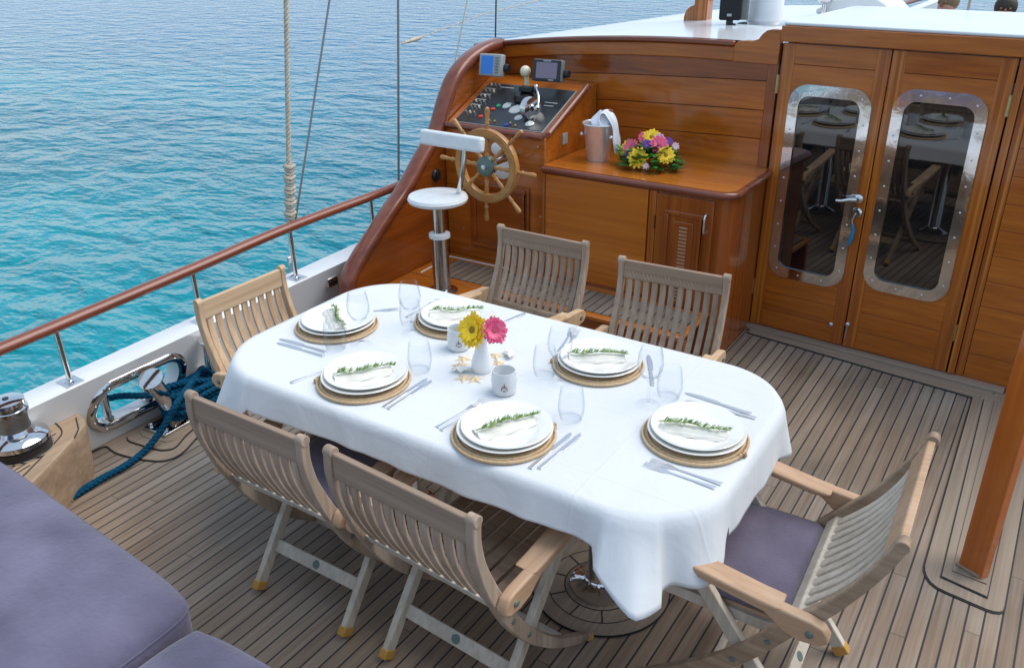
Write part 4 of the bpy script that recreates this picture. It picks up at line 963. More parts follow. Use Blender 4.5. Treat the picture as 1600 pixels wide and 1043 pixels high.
for x, y, r, lab in ((-.72, 2.238, H2-.07, 'outer knife on the far side of the right end plate'), (-.70, 2.207, H2+.06, 'inner knife on the far side of the right end plate'), (-1.017, 1.745, -.03, 'inner knife right of the near middle plate'), (-.994, 1.757, -.05, 'outer knife right of the near middle plate'), (-1.573, 1.784, 0, 'inner knife right of the near left plate'), (-1.553, 1.782, 0, 'outer knife right of the near left plate'), (-2.10, 1.849, H2+.05, 'inner knife on the near side of the left end plate'), (-2.085, 1.822, H2+.05, 'outer knife on the near side of the left end plate'), (-1.60, 2.40, -.2, 'knife right of the far plate near the wheel'), (-.985, 2.33, .5, 'knife behind the glass right of the far plate near the doors')):
    place('knife', mk_knife, 'dinner_knife', lab, 'knife', 'steel knives beside the plates', (x, y, CZ+.001), r)
def mk_wine():
    m = MB(); m.lathe([(.038, .0), (.038, .0015), (.010, .005), (.0045, .012), (.0038, .075), (.007, .088), (.026, .102), (.038, .125), (.040, .145), (.036, .175), (.030, .200), (.0288, .200), (.0345, .175), (.0385, .145), (.0365, .127), (.025, .105), (.0001, .094)], n=36); return m.build('wine_glass', glass, ang=60)
def mk_tumbler():
    m = MB(); m.lathe([(.0001, .0), (.026, .0), (.033, .004), (.0395, .03), (.040, .05), (.036, .085), (.033, .104), (.0318, .104), (.0345, .085), (.0385, .05), (.038, .03), (.031, .008), (.0001, .006)], n=36); return m.build('tumbler', glass, ang=60)
for x, y, lab in ((-.896, 2.118, 'stemmed wine glass between the right end plate and far right plate'), (-1.203+.01, 2.09, 'stemmed wine glass at the left edge of the far plate near the doors'), (-1.931, 1.97, 'stemmed wine glass at the right edge of the left end plate'), (-1.836, 2.135, 'stemmed wine glass left of the far plate near the wheel')):
    place('wine', mk_wine, 'wine_glass', lab, 'wine glass', 'wine glasses on the table', (x, y, CZ), 0)
for x, y, lab in ((-.862, 2.199, 'stemless tumbler near the outer knives of the right end'), (-1.056, 1.924, 'stemless tumbler behind the near middle plate'), (-1.262, 2.115, 'stemless tumbler left of the far plate near the doors'), (-1.983, 1.896, 'stemless tumbler between the left end and near left plates'), (-1.633, 1.929, 'stemless tumbler right of the near left plate'), (-1.882, 2.185, 'stemless tumbler farthest towards the wheel')):
    place('tumb', mk_tumbler, 'tumbler', lab, 'tumbler', 'stemless tumblers on the table', (x, y, CZ), 0)
# vase and flowers
V = Vector((-1.456, 2.035, CZ))
vz = MB().lathe([(.0001, 0), (.030, 0), (.036, .01), (.035, .035), (.024, .07), (.018, .095), (.021, .125), (.025, .132), (.022, .131), (.016, .10), (.0001, .09)], V, 36).build('flower_vase', mat('white_ceramic', (.78, .79, .79), .25)); tag(vz, 'small white ceramic vase in the middle of the table', 'vase')
def stemmed(nm, lab, mt, hc, nrm, r, seed):
    t = thing(nm, lab, 'flower', tuple(V+Vector((0, 0, .09)))); m = MB(); m.tube(smooth([V+Vector((0, 0, .02)), V+Vector((0, 0, .11)), hc-Vector(nrm).normalized()*.012], 4), .003, 8); m.build('stem', leaf, t)
    gerbera(mt, hc, nrm, r, t, 'flower_head', n=22, cup=.5, seed=seed)
stemmed('yellow_gerbera', 'yellow daisy flower in the white vase, left of the pink one', petal_y, V+Vector((-.020, -.018, .150)), (-.12, -.85, .38), .060, 5)
stemmed('pink_gerbera', 'bright pink daisy flower in the white vase, right of the yellow one', petal_p, V+Vector((.052, .0, .158)), (.62, -.62, .42), .047, 9)
def cup(x, y, lab, mt):
    t = thing('candle_cup', lab, 'candle holder', (x, y, CZ), 'printed white candle cups')
    m = MB(); m.lathe([(.0001, 0), (.030, 0), (.037, .006), (.041, .045), (.037, .08), (.034, .08), (.038, .045), (.033, .01), (.0001, .008)], (x, y, CZ), 36); m.build('cup_wall', frost, t)
    pm = MB(); a0 = math.atan2(-y, -x)
    def onc(a, z, r=.0415): return Vector((x+r*math.cos(a), y+r*math.sin(a), CZ+z))
    for k in range(7):
        a = math.pi*k/6; q = onc(a0+.22*math.cos(a), .030+.012*math.sin(a)); pm.ball(q, .0022, 6, 4)
    pm.tube([onc(a0, .036), onc(a0, .050)], .0015, 6); pm.tube([onc(a0-.12, .026), onc(a0+.12, .026)], .0012, 6)
    pm.build('printed_emblem', mt, t)
cup(-1.617, 2.124, 'white candle cup with a small grey print, behind the vase', printg); cup(-1.312, 1.950, 'white candle cup with a small maroon emblem, nearest the viewer', printm)
def mk_star():
    m = MB(); n = 5; P = []
    top_ = Vector((0, 0, .011)); b = 0; m.v.append(top_)
    for k in range(10):
        a = math.pi*k/5; r = .034 if k % 2 == 0 else .012; m.v.append(Vector((r*math.cos(a), r*math.sin(a), .0015 if k % 2 == 0 else .003)))
    for k in range(10): a = math.pi*k/5; r = .034 if k % 2 == 0 else .012; m.v.append(Vector((r*math.cos(a), r*math.sin(a), 0)))
    for k in range(10): l = (k+1) % 10; m.f += [(0, 1+k, 1+l), (1+k, 11+k, 11+l, 1+l)]
    m.f.append(tuple(range(20, 10, -1))); o = m.build('starfish', shell_m, ang=20, subs=0); return o
for x, y, r, lab in ((-1.555, 2.065, .3, 'sand coloured starfish left of the vase'), (-1.535, 2.02, 1.1, 'sand coloured starfish left of the vase, touching the shell'), (-1.440, 1.968, .9, 'sand coloured starfish in front of the vase'), (-1.475, 1.955, .2, 'sand coloured starfish in front of the vase, left of its twin'), (-1.475, 2.14, .5, 'sand coloured starfish behind the vase'), (-1.435, 2.10, 1.4, 'sand coloured starfish right of the vase by the scallop')):
    place('star', mk_star, 'starfish', lab, 'starfish', 'starfish around the vase', (x, y, CZ), r)
def mk_shell():
    m = MB(); n = 18; b = 0
    for i in range(6):
        f = i/5
        for k in range(n+1):
            a = R_(-75)+R_(150)*k/n; r = .034*f*(1+.05*(k % 2)); m.v.append(Vector((r*math.sin(a), r*math.cos(a)-.012, .003+.014*math.sin(math.pi*min(.95, f)*.9)+.0015*(k % 2)*f)))
    for i in range(5):
        for k in range(n): m.f.append((i*(n+1)+k, i*(n+1)+k+1, (i+1)*(n+1)+k+1, (i+1)*(n+1)+k))
    return m.build('sea_shell', shellw, ang=20, solid=.002)
place('shell', mk_shell, 'sea_shell', 'white scallop shell left of the vase', 'shell', 'scallop shells around the vase', (-1.505, 1.985, CZ+.002), .4)
place('shell', mk_shell, 'sea_shell', 'white scallop shell behind the vase on its right', 'shell', 'scallop shells around the vase', (-1.440, 2.165, CZ+.002), -.8)

# ------------------------------------------------------------ chairs
ST = [(-.100, .800), (-.103, .735), (-.088, .655), (-.060, .575), (-.022, .490), (.028, .395), (.092, .300), (.170, .210), (.262, .125), (.360, .058), (.440, .012)]
ST2 = [(-.117, .800), (-.088, .725), (-.045, .640), (.012, .550), (.082, .462), (.142, .380), (.204, .300), (.280, .228), (.359, .165), (.440, .105), (.510, .052), (.555, .012)]
def chair(name, lab, mts, loc, rot, slats=11, seat=.40, carved=False, sc_=(1, 1, 1), ST=ST, ad=.03, sr=.085, grp='teak folding armchairs round the table'):
    m_rail, m_slat, m_leg, m_arm, m_sty = mts
    t = thing(name, lab, 'chair', loc, grp, rot, local=True); t.scale = sc_
    def prof(pts, wd, ends=True):
        P = smooth([(0, y, z) for y, z in pts], 5); n = len(P); A = []; Bb = []
        for i, p in enumerate(P):
            tg = (P[min(i+1, n-1)]-P[max(i-1, 0)]).normalized(); nr = Vector((0, tg.z, -tg.y)); f = i/(n-1)
            wv = wd(f) if callable(wd) else wd
            A.append(p+nr*wv/2); Bb.append(p-nr*wv/2)
        return A+Bb[::-1]
    def ysq(z):
        for a, b in zip(ST[:-1], ST[1:]):
            if b[1] <= z <= a[1]: return a[0]+(b[0]-a[0])*(a[1]-z)/(a[1]-b[1])
        return 0
    for s_ in (-1, 1):
        poly = prof(ST, lambda f: .032+.014*math.sin(math.pi*min(1, max(0, (f-.2)/.6)))-(.010 if f > .93 else 0))
        x0 = s_*.232; m = MB(); m.ext([(x0-s_*.024, p.y, p.z) for p in poly], (s_*.024, 0, 0)); so_ = m.build('stile_leg', m_sty, t, bevel=.004)
        m = MB(); m.tube([(s_*.206, ST[0][0], ST[0][1]-.003), (s_*.234, ST[0][0], ST[0][1]-.003)], .0165, 14); m.build('top_knuckle', m_sty, so_, bevel=.002)
        m = MB(); m.beam((s_*.220, ST[-1][0]-.018, .014), (s_*.220, ST[-1][0]+.010, .004), .027, .018); m.build('foot_pad', rubber_y, so_, bevel=.002)
        m = MB(); m.lathe([(.008, 0), (.007, .003)], (s_*.2325, ysq(.392), .392), 12, (s_, 0, 0)); m.build('bolt', medal, so_); m = MB(); m.lathe([(.008, 0), (.007, .003)], (s_*.2325, ysq(.290), .290), 12, (s_, 0, 0)); m.build('bolt', medal, so_)
        # straight leg
        m = MB(); m.beam((s_*.190, .004, .028), (s_*.195, .395, .560), .022, .040); lo_ = m.build('straight_leg', m_leg, t, bevel=.003)
        m = MB(); m.beam((s_*.190, -.012, .006), (s_*.190, .006, .031), .027, .045); m.build('foot_pad', rubber_y, lo_, bevel=.003)
        # arm
        top_e = [(-.075, .500), (-.060, .522), (-.03, .532), (.10, .546), (.30, .580), (.42, .604), (.452, .604), (.462, .590)]
        bot_e = [(.452, .574), (.40, .572), (.28, .548), (.16, .524), (.085, .512), (.06, .495), (.035, .474), (-.01, .462), (-.055, .466), (-.075, .482)]
        m = MB(); poly = [(y, z) for y, z in top_e]+bot_e
        m.ext([(s_*.232, y+ad, z) for y, z in poly], (s_*.030, 0, 0))
        pl = [(.04, .5385), (.10, .5455), (.30, .5795), (.42, .6035), (.455, .6040), (.462, .594), (.455, .5845), (.42, .583), (.30, .559), (.10, .525), (.06, .525)]
        m.ext([(s_*.264, y+ad, z+.0015) for y, z in pl], (s_*-.058, 0, 0)); m.build('armrest', m_arm, t, bevel=.006, segs=3)
        m = MB(); m.lathe([(.010, 0), (.009, .004), (.003, .006)], (s_*.262, -.03+ad, .495), 12, (s_, 0, 0)); m.build('arm_bolt', medal, t)
    # stile position helper
    PS = smooth([(0, y, z) for y, z in ST], 8)
    def ys(z):
        for a, b in zip(PS[:-1], PS[1:]):
            if b.z <= z <= a.z: f = (a.z-z)/max(1e-6, a.z-b.z); return a.y+(b.y-a.y)*f
        return PS[-1].y
    # top rail, bottom rail
    m = MB(); m.ext([(-.209, ys(.797)-.010, .800), (-.209, ys(.797)+.010, .800), (-.209, ys(.722)+.010, .722), (-.209, ys(.722)-.010, .722)], (.418, 0, 0)); tr = m.build('top_rail', m_rail, t, bevel=.004)
    m = MB(); m.ext([(-.209, ys(.475)-.011, .478), (-.209, ys(.475)+.011, .478), (-.209, ys(.445)+.011, .445), (-.209, ys(.445)-.011, .445)], (.418, 0, 0)); m.build('lower_rail', m_leg, t, bevel=.003)
    if carved:
        m = MB()
        for k in range(26):
            x = -.195+.0156*k; m.beam((x-.008, ys(.728)+.0105, .728), (x+.008, ys(.762)+.0105, .762), .004, .003, (0, 1, 0))
        m.build('carved_grooves', m_slat, tr)
    pit = .404/(slats); 
    for k in range(slats):
        x = -.202+pit*(k+.5); w_ = pit*.66; L = 10; m = MB()
        for i in range(L+1):
            z = .726-(.726-.476)*i/L; y = ys(z)-.010*math.sin(math.pi*i/L); 
            for dx, dy in ((-w_/2, -.005), (w_/2, -.005), (w_/2, .005), (-w_/2, .005)): m.v.append(Vector((x+dx, y+dy, z)))
        for i in range(L):
            for j in range(4): l = (j+1) % 4; m.f.append((i*4+j, i*4+l, (i+1)*4+l, (i+1)*4+j))
        m.build('back_slat', m_slat, t, bevel=.002)
    # seat: two side rails, cross rails, slats fore and aft
    m = MB()
    for s_ in (-1, 1): m.beam((s_*.168, sr, seat-.020), (s_*.168, .455, seat-.010), .020, .034)
    m.beam((-.16, sr+.015, seat-.018), (.16, sr+.015, seat-.018), .03, .018); m.beam((-.16, .43, seat-.010), (.16, .43, seat-.010), .03, .018)
    m.build('seat_frame', m_leg, t, bevel=.002)
    for k in range(8):
        x = -.150+.300*k/7; m = MB(); m.beam((x, sr-.007, seat+.001), (x, .455, seat+.010), .032, .012); m.build('seat_slat', m_rail, t, bevel=.002)
    m = MB(); m.beam((-.18, .088, .130), (.18, .088, .130), .012, .042, (0, .6, .8)); so_ = m.build('stretcher', m_leg, t, bevel=.002)
    m = MB(); m.lathe([(.0145, 0), (.013, .002)], (0, .0834, .1335), 20, (0, -.8, .6)); m.build('medallion', medal, so_)
    m = MB(); m.beam((-.206, .30, .095), (.206, .30, .095), .018, .03); m.build('front_stretcher', m_leg, t, bevel=.002)
    return t
G = (teak_gx, teak_gz, teak_g, teak_arm, teak_g)
chair('folding_armchair', 'weathered brown folding teak armchair, nearest side left, with a violet cushion', (teak_gx, teak_gz, teak_p, teak_arm, teak_gz), (-1.777, 1.42, .009), 0, 11, sc_=(1.04, 1, 1))
chair('folding_armchair', 'weathered brown folding teak armchair without cushion, nearest side right', (teak_gx, teak_gz, teak_p, teak_arm, teak_gz), (-1.195, 1.405, .009), R_(-4), 11, sc_=(1.11, 1, 1))
chair('folding_armchair', 'pinkish brown teak armchair on the far side, in front of the helm step', (teak_gx, teak_gz, teak_g, teak_h, teak_gz), (-1.870, 3.00, .009), R_(180), 11, carved=True)
chair('folding_armchair', 'pinkish brown teak armchair on the far side, in front of the louvred cabinet', (teak_gx, teak_hx and teak_gz, teak_g, teak_h, teak_gz), (-1.205, 2.93, .009), R_(184), 11, carved=True)
chair('folding_armchair', 'pale honey teak armchair at the left end by the railing', (teak_hx, teak_h, teak_h, teak_h, teak_h), (-2.515, 2.03, .009), R_(-90), 9, sc_=(.95, .95, .97))
chair('folding_armchair', 'grey teak armchair with orange arms and violet cushion at the right end', (teak_arm, teak_p, teak_p, teak_arm, teak_g), (-.228, 1.972, .009), R_(92), 11, sc_=(1.13, 1, 1), ST=ST2, ad=.065, sr=.13)
def cushion(loc, rot, lab, sx=1, fy=0):
    m = MB(); n = 16; hw, hl = .195*sx, .205
    for side in (1, -1):
        b = len(m.v)
        for i in range(n+1):
            for j in range(n+1):
                u = i/n*2-1; v = j/n*2-1; e = (1-abs(u)**5)*(1-abs(v)**5); x = u*hw*(1-.015*v*v); y = v*hl
                z = .022*side*max(0, e)**.5+.003*noise.noise(Vector((x*9, y*9, side)))*(e > .1)
                m.v.append(Vector((x, y+.265+fy, z+.436)))
        for i in range(n):
            for j in range(n):
                q = (b+i*(n+1)+j, b+(i+1)*(n+1)+j, b+(i+1)*(n+1)+j+1, b+i*(n+1)+j+1); m.f.append(q if side > 0 else q[::-1])
    o = m.build('seat_cushion', suede_d, ang=180); o.location = loc; o.rotation_euler = (0, 0, rot)
    tag(o, lab, 'cushion', 'violet seat cushions on the chairs')
cushion((-1.777, 1.42, .009), 0, 'violet seat cushion on the nearest left chair'); cushion((-.225, 1.985, .009), R_(92), 'violet seat cushion on the chair at the right end', 1.14, .045); cushion((-2.50, 2.03, .0), R_(-90), 'violet seat cushion on the pale chair at the left end')

# ------------------------------------------------------------ post at right
po_ = thing('awning_post', 'square orange varnished wooden post standing on the deck at right', 'post', (.055, 2.79, .02))
m = MB(); m.ext([(.014, 2.799, .0195), (.090, 2.765, .0195), (.112, 2.795, .0195), (.045, 2.875, .0195)], (.0, 0, 2.3)); m.build('post_shaft', varn_o, po_, bevel=.004)
m = MB(); m.ext([(.004, 2.80, .0175), (.082, 2.762, .0175), (.110, 2.79, .0175), (.05, 2.88, .0175)], (0, 0, .016)); m.build('post_foot', teak_m, po_, bevel=.006)

# ------------------------------------------------------------ mooring gear on port side
bo = thing('mooring_bollard', 'polished steel double mooring bollard wrapped in blue rope', 'bollard', (-3.13, 2.02, .02))
m = MB(); m.ext([(-3.20, 1.835, .020), (-3.055, 1.845, .020), (-3.085, 2.31, .020), (-3.215, 2.31, .020)], (0, 0, .014)); bp = m.build('base_plate', chrome_m, bo, bevel=.003)
for p in ((-3.18, 1.865), (-3.085, 1.875), (-3.19, 2.28), (-3.10, 2.28)): m = MB(); m.lathe([(.012, 0), (.012, .008), (.007, .014)], (p[0], p[1], .034), 6); m.build('base_bolt', chrome, bp)
def post(a, b, r, nm='bollard_post'):
    a, b = Vector(a), Vector(b); m = MB(); L = (b-a).length; m.lathe([(r*1.1, 0), (r, .01), (r, L-.012), (r*1.0, L-.01), (r*1.5, L-.008), (r*1.5, L-.002), (r*1.3, L)], a, 28, b-a); m.build(nm, chrome, bo)
post((-3.145, 1.985, .03), (-3.075, 1.845, .315), .036); post((-3.13, 2.19, .03), (-3.112, 2.195, .345), .033)
m = MB(); m.tube([(-3.14, 1.95, .075), (-3.14, 2.26, .075)], .012, 10); m.build('cross_bar', chrome, bo)
# rope: figure of eight turns and a tail running aft
P1, P2 = Vector((-3.135, 1.965, 0)), Vector((-3.13, 2.19, 0))
pts = [Vector((-3.42, 1.60, .14)), Vector((-3.33, 1.80, .165)), Vector((-3.22, 1.90, .16))]; turns = 9
for k in range(turns*8):
    a = 2*math.pi*k/8; z = .065+.115*(k/(turns*8))+.008*math.sin(k*2.3)
    fig8 = (k//8) % 2 == 0; side_x = math.sin(a); y = 2.075+.155*math.cos(a)*(1+.06*math.sin(k*1.7))
    x = -3.125+(.055+.008*((k//8) % 3))*(math.sin(2*a)*1.0 if fig8 else side_x*1.1)
    pts.append(Vector((x, y, z)))
pts += [Vector((-3.03, 1.93, .18)), Vector((-3.02, 1.86, .13)), Vector((-3.03, 1.80, .07)), Vector((-3.035, 1.72, .024)), Vector((-3.02, 1.62, .017)), Vector((-3.02, 1.49, .016)), Vector((-3.00, 1.36, .016)), Vector((-2.93, 1.24, .016)), Vector((-2.80, 1.10, .016))]
RP = smooth(pts, 5)
def twisted(RP, r, strands=3, pitch=.045, n=7):
    m = MB(); L = [0]
    for a, b in zip(RP[:-1], RP[1:]): L.append(L[-1]+(b-a).length)
    fr = []; prev = Vector((0, 0, 1))
    for i, p in enumerate(RP):
        tg = (RP[min(i+1, len(RP)-1)]-RP[max(i-1, 0)])
        tg = tg.normalized() if tg.length > 1e-6 else Vector((0, 1, 0)); u = prev-tg*prev.dot(tg)
        if u.length < 1e-3: u = tg.orthogonal()
        u.normalize(); prev = u; fr.append((u, tg.cross(u)))
    for s_ in range(strands):
        Q = []
        for i, p in enumerate(RP):
            a = 2*math.pi*(L[i]/pitch+s_/strands); Q.append(p+(fr[i][0]*math.cos(a)+fr[i][1]*math.sin(a))*r*.42)
        m.tube(Q, r*.62, n)
    return m
def resample(P, step):
    out = [P[0]]; acc = 0
    for a, b in zip(P[:-1], P[1:]):
        d = (b-a).length
        while acc+d >= step:
            f = (step-acc)/d; a = a.lerp(b, f); out.append(a.copy()); d = (b-a).length; acc = 0
            if d < 1e-9: break
        acc += d
    out.append(P[-1]); return out
o = twisted(resample(RP, .010), .0155, 3, .065).build('mooring_rope', rope_b, None, ang=180); tag(o, 'thick blue mooring rope wound on the bollard with its tail across the deck', 'rope')

wbx = thing('winch_box', 'rounded teak box with caulked top beside the sofa', 'box', (-3.1, 1.2, 0))
poly = smooth([(-3.27, 1.585, 0), (-3.19, 1.575, 0), (-3.105, 1.545, 0), (-3.04, 1.46, 0), (-2.96, 1.33, 0), (-2.87, 1.16, 0), (-2.80, .95, 0)], 4)+[Vector((-2.80, .60, 0)), Vector((-3.27, .60, 0))]
cen_ = Vector((-3.12, 1.1, 0)); low = [cen_.lerp(p, 1.0)+Vector((0, 0, 0)) for p in poly]
m = MB(); n = len(poly)
for (z, s_) in ((0, .97), (.2, 1.0), (.232, 1.0), (.24, .985)):
    for p in poly: q = cen_.lerp(p, s_); m.v.append(Vector((max(q.x, -3.27) if q.x < -3.2 else q.x, q.y, z)))
for i in range(3):
    for k in range(n): l = (k+1) % n; m.f.append((i*n+k, i*n+l, (i+1)*n+l, (i+1)*n+k))
m.f.append(tuple(range(3*n, 4*n))); m.build('box_body', teak_box, wbx, ang=50, bevel=.004)
m = MB(); inn = [cen_.lerp(p, .80) for p in poly]
m.tube([Vector((max(-3.22, p.x), p.y-.01, .241)) for p in inn[2:-2]], .003, 5)
m.tube([(-3.17, 1.545, .241), (-3.08, 1.50, .241), (-3.035, 1.455, .241)], .003, 5)
for k in range(8): x = -3.22+.032*k; m.tube([(x, 1.43-.09*max(0, (k-3))*.5, .241), (x+.06, 1.20-.04*k, .241)], .0022, 5)
m.build('caulk_lines', caulk, wbx)
WN = Vector((-3.13, 1.29, .242)); wn_ = thing('winch', 'chrome drum winch on the teak box beside the sofa', 'winch', tuple(WN))
m = MB(); m.lathe([(.118, 0), (.118, .006)], WN, 40); m.build('base_ring', chrome, wn_)
m = MB(); m.lathe([(.112, .006), (.112, .035), (.105, .038)], WN, 40); m.build('black_base', black, wn_)
m = MB(); m.lathe([(.108, .038), (.114, .044), (.112, .062), (.095, .075), (.070, .085), (.062, .10)], WN, 40); m.build('skirt', chrome_m, wn_)
m = MB(); m.lathe([(.060, .10), (.057, .12), (.057, .155), (.060, .165)], WN, 40); m.build('drum', noisy('knurled_steel', (.22, .22, .22), (.34, .34, .34), 200, .4, .5, metal=1, bd=.003), wn_)
m = MB(); m.lathe([(.060, .165), (.068, .172), (.068, .186), (.058, .192), (.058, .200), (.064, .204), (.062, .218), (.045, .224), (.0001, .226)], WN, 40); m.build('crown', chrome_m, wn_)
m = MB(); m.lathe([(.012, 0), (.012, .002)], WN+Vector((0, 0, .2262)), 8); m.build('handle_socket', black, wn_)
m = MB(); m.box(WN+Vector((-.10, -.05, .11)), (.09, .035, .02), Matrix.Rotation(.5, 3, 'Z')); m.build('line_guide', chrome, wn_, bevel=.005)

# ------------------------------------------------------------ sofa
sf = thing('sofa', 'lavender suede bench sofa along the near left edge of the deck', 'sofa', (-2.0, .5, 0))
def pad(x0, x1, y0, y1, z0, z1, nm, lab=None, n=22, ytop=lambda x: 0, mt=None):
    m = MB()
    for side in (1, -1):
        b = len(m.v)
        for i in range(n+1):
            for j in range(n+1):
                u = i/n*2-1; v = j/n*2-1; su = math.copysign(1-(1-abs(u))**2.2, u) if abs(u) > 0 else 0
                sv = math.copysign(1-(1-abs(v))**2.2, v); e = (1-abs(u)**9)*(1-abs(v)**9); x = (x0+x1)/2+su*(x1-x0)/2; yy_ = (y0+y1)/2+sv*(y1-y0)/2
                su2, sv2 = abs(su), abs(sv); ed = max(0, 1-max(su2, sv2)**16); cr = (su2**8*sv2**8)
                x -= math.copysign(cr*.03, su); yy_ -= math.copysign(cr*.03, sv)
                z = (z0+z1)/2+side*(z1-z0)/2*(ed**.4)*(1)+side*(.009*noise.noise(Vector((x*2.5, yy_*2.5, side)))+.004*noise.noise(Vector((x*9, yy_*6, side))))*(ed > .3)+ (.012*(1-su2**2)*(1-sv2**2) if side > 0 else 0)
                m.v.append(Vector((x, yy_+ytop(x)*(v > 0)*v, z)))
        for i in range(n):
            for j in range(n):
                q = (b+i*(n+1)+j, b+(i+1)*(n+1)+j, b+(i+1)*(n+1)+j+1, b+i*(n+1)+j+1); m.f.append(q if side > 0 else q[::-1])
    o = m.build(nm, mt or suede, sf, ang=180)
    if nm == 'seat_cushion':
        k0 = 2; G = lambda i, j: m.v[i*(n+1)+j]
        pts = [G(i, k0) for i in range(k0, n-k0)]+[G(n-k0, j) for j in range(k0, n-k0)]+[G(i, n-k0) for i in range(n-k0, k0, -1)]+[G(k0, j) for j in range(n-k0, k0, -1)]
        MB().tube([p+Vector((0, 0, -.001)) for p in pts], .0035, 6, closed=True).build('seam', mt or suede, o, ang=180)
    if lab: o['label'] = lab
    return o
yt = lambda x: .0
pad(-2.93, -1.655, .18, 1.005, .29, .465, 'seat_cushion', 'long left cushion of the sofa', 34, ytop=lambda x: max(0, (-x-1.66))*.085)
pad(-1.645, -.55, .18, .972, .27, .435, 'seat_cushion', 'right cushion of the sofa', 30)
pad(-.54, .55, .18, .945, .29, .45, 'seat_cushion', None, 16)
pad(-2.97, -2.80, .40, 1.04, .40, .58, 'back_cushion', 'upright cushion at the left arm of the sofa', 16)
MB().box((-1.2, .50, .145), (3.3, .82, .285)).build('sofa_base', teak_box, sf, bevel=.01)
sf2 = thing('sofa', 'lavender suede sofa with tall backrests across the stern, behind the viewer', 'sofa', (-.8, -1.8, 0))
_sf = sf; sf = sf2
for k in range(3): pad(-2.8+1.35*k, -1.48+1.35*k, -2.3, -1.3, .29, .45, 'seat_cushion', None, 14); pad(-2.8+1.35*k, -1.48+1.35*k, -2.55, -2.3, .45, .98, 'back_cushion', None, 14)
MB().box((-.8, -1.9, .145), (4.1, 1.3, .285)).build('sofa_base', teak_box, sf, bevel=.01)

# ------------------------------------------------------------ rigging
def line(name, lab, cat, a, b, r, mt, tw=False):
    a, b = Vector(a), Vector(b)
    if tw: o = twisted([a.lerp(b, k/400) for k in range(401)], r, 3, .07, 6).build(name, mt, None, ang=180)
    else: o = MB().tube([a, b], r, 8).build(name, mt)
    return tag(o, lab, cat)
def ext_(a, b, zt): a, b = Vector(a), Vector(b); return a+(b-a)*((zt-a.z)/(b.z-a.z))
q0, q1 = (-3.40, 3.015, .62), (-3.40, 3.175, 1.733)
line('rigging_rope', 'beige twisted shroud rope, the leftmost line rising past the railing', 'rope', q0, ext_(q0, q1, 3.2), .0135, rope_t, True)
m = MB(); 
for k in range(15): z = .66+.019*k; rr_ = .021+.006*math.sin(k*1.9); m.tube([(-3.40+rr_*math.cos(a), 3.02+.144*(z-.62)+rr_*math.sin(a), z+.004*math.sin(3*a)) for a in [2*math.pi*j/12 for j in range(12)]], .010, 6, closed=True)
o = m.build('rope_lashing', rope_t); tag(o, 'beige rope lashing knotted round the foot of the leftmost shroud', 'lashing')
tb_ = thing('turnbuckle', 'steel turnbuckle and chain plate at the foot of the shroud', 'turnbuckle', (-3.39, 3.0, .38))
m = MB(); m.tube([(-3.36, 2.96, .38), (-3.39, 3.0, .62)], .012, 10); m.build('screw_body', chrome, tb_); m = MB(); m.box((-3.35, 2.95, .42), (.014, .05, .10)); m.build('chain_plate', chrome, tb_, bevel=.003)
q0, q1 = (-3.40, 3.055, .62), (-3.40, 3.476, 1.713); line('rigging_wire', 'grey steel wire slanting up beside the beige shroud rope', 'wire', q0, ext_(q0, q1, 3.2), .0055, wire_m)
q0, q1 = (-3.40, 3.915, .56), (-3.40, 4.026, 1.677); line('rigging_wire', 'grey steel wire rising from the rail left of the wing wall', 'wire', q0, ext_(q0, q1, 3.2), .007, wire_m)
q0, q1 = (-3.40, 4.97, 1.2), (-3.40, 5.004, 1.612); line('rigging_wire', 'dark wire rising behind the left corner of the cabin roof', 'wire', (-3.40, 4.95, .45), ext_((-3.40, 4.97, 1.2), q1, 3.2), .0055, mat('dark_wire', (.05, .04, .035), .5))
m = MB(); m.tube([(-3.40, 4.035, 1.437), (-3.40, 4.10, 1.443), (-3.40, 4.20, 1.452), (-3.40, 4.22, 1.455)], [.004, .010, .013, .004], 10); m.tube([(-3.40, 4.22, 1.455), (-3.42, 4.9, 1.53), (-3.42, 6.2, 1.6)], .003, 6); o = m.build('tied_cord', rope_t); tag(o, 'thin pale cord with a knot tied to the wire above the wing wall', 'cord')
q0 = (-3.40, 4.45, 1.05); line('rigging_rope', 'thin pale rope slanting up behind the top of the wing wall', 'rope', q0, (-3.40, 5.3, 3.0), .004, rope_t)

# ------------------------------------------------------------ on the roof
RZ = 1.52
mt_ = thing('mizzen_mast', 'white painted mast with a steel collar standing on the cabin roof', 'mast', (-1.68, 5.25, RZ))
m = MB(); m.lathe([(.115, .0), (.11, .03), (.098, .05), (.098, 3.2)], (-1.66, 5.28, RZ), 40); m.build('mast_tube', gel, mt_)
m = MB(); m.lathe([(.19, -.02), (.19, .012), (.125, .02)], (-1.66, 5.22, RZ), 48); m.build('mast_collar', chrome_m, mt_)
m = MB(); m.lathe([(.235, -.06), (.235, -.012), (.20, -.006)], (-1.66, 5.20, RZ), 48); m.build('mast_partner', roof_m, mt_)
sp = thing('loudspeaker', 'small black loudspeaker with a tiny silver badge in front of the white mast', 'loudspeaker', (-1.82, 5.02, RZ+.02))
m = MB(); m.box((-1.80, 5.07, RZ+.13), (.125, .09, .2), Matrix.Rotation(R_(20), 3, 'Z')); m.build('speaker_body', mat('black_cloth_grille', (.010, .010, .012), .8), sp, bevel=.012)
m = MB(); m.box((-1.745, 5.13, RZ+.13), (.06, .09, .2), Matrix.Rotation(R_(20), 3, 'Z')); m.build('speaker_side', greypl, sp, bevel=.01)
m = MB(); m.box((-1.788, 5.022, RZ+.06), (.026, .004, .014), Matrix.Rotation(R_(20), 3, 'Z')); m.build('badge', silverpl, sp)
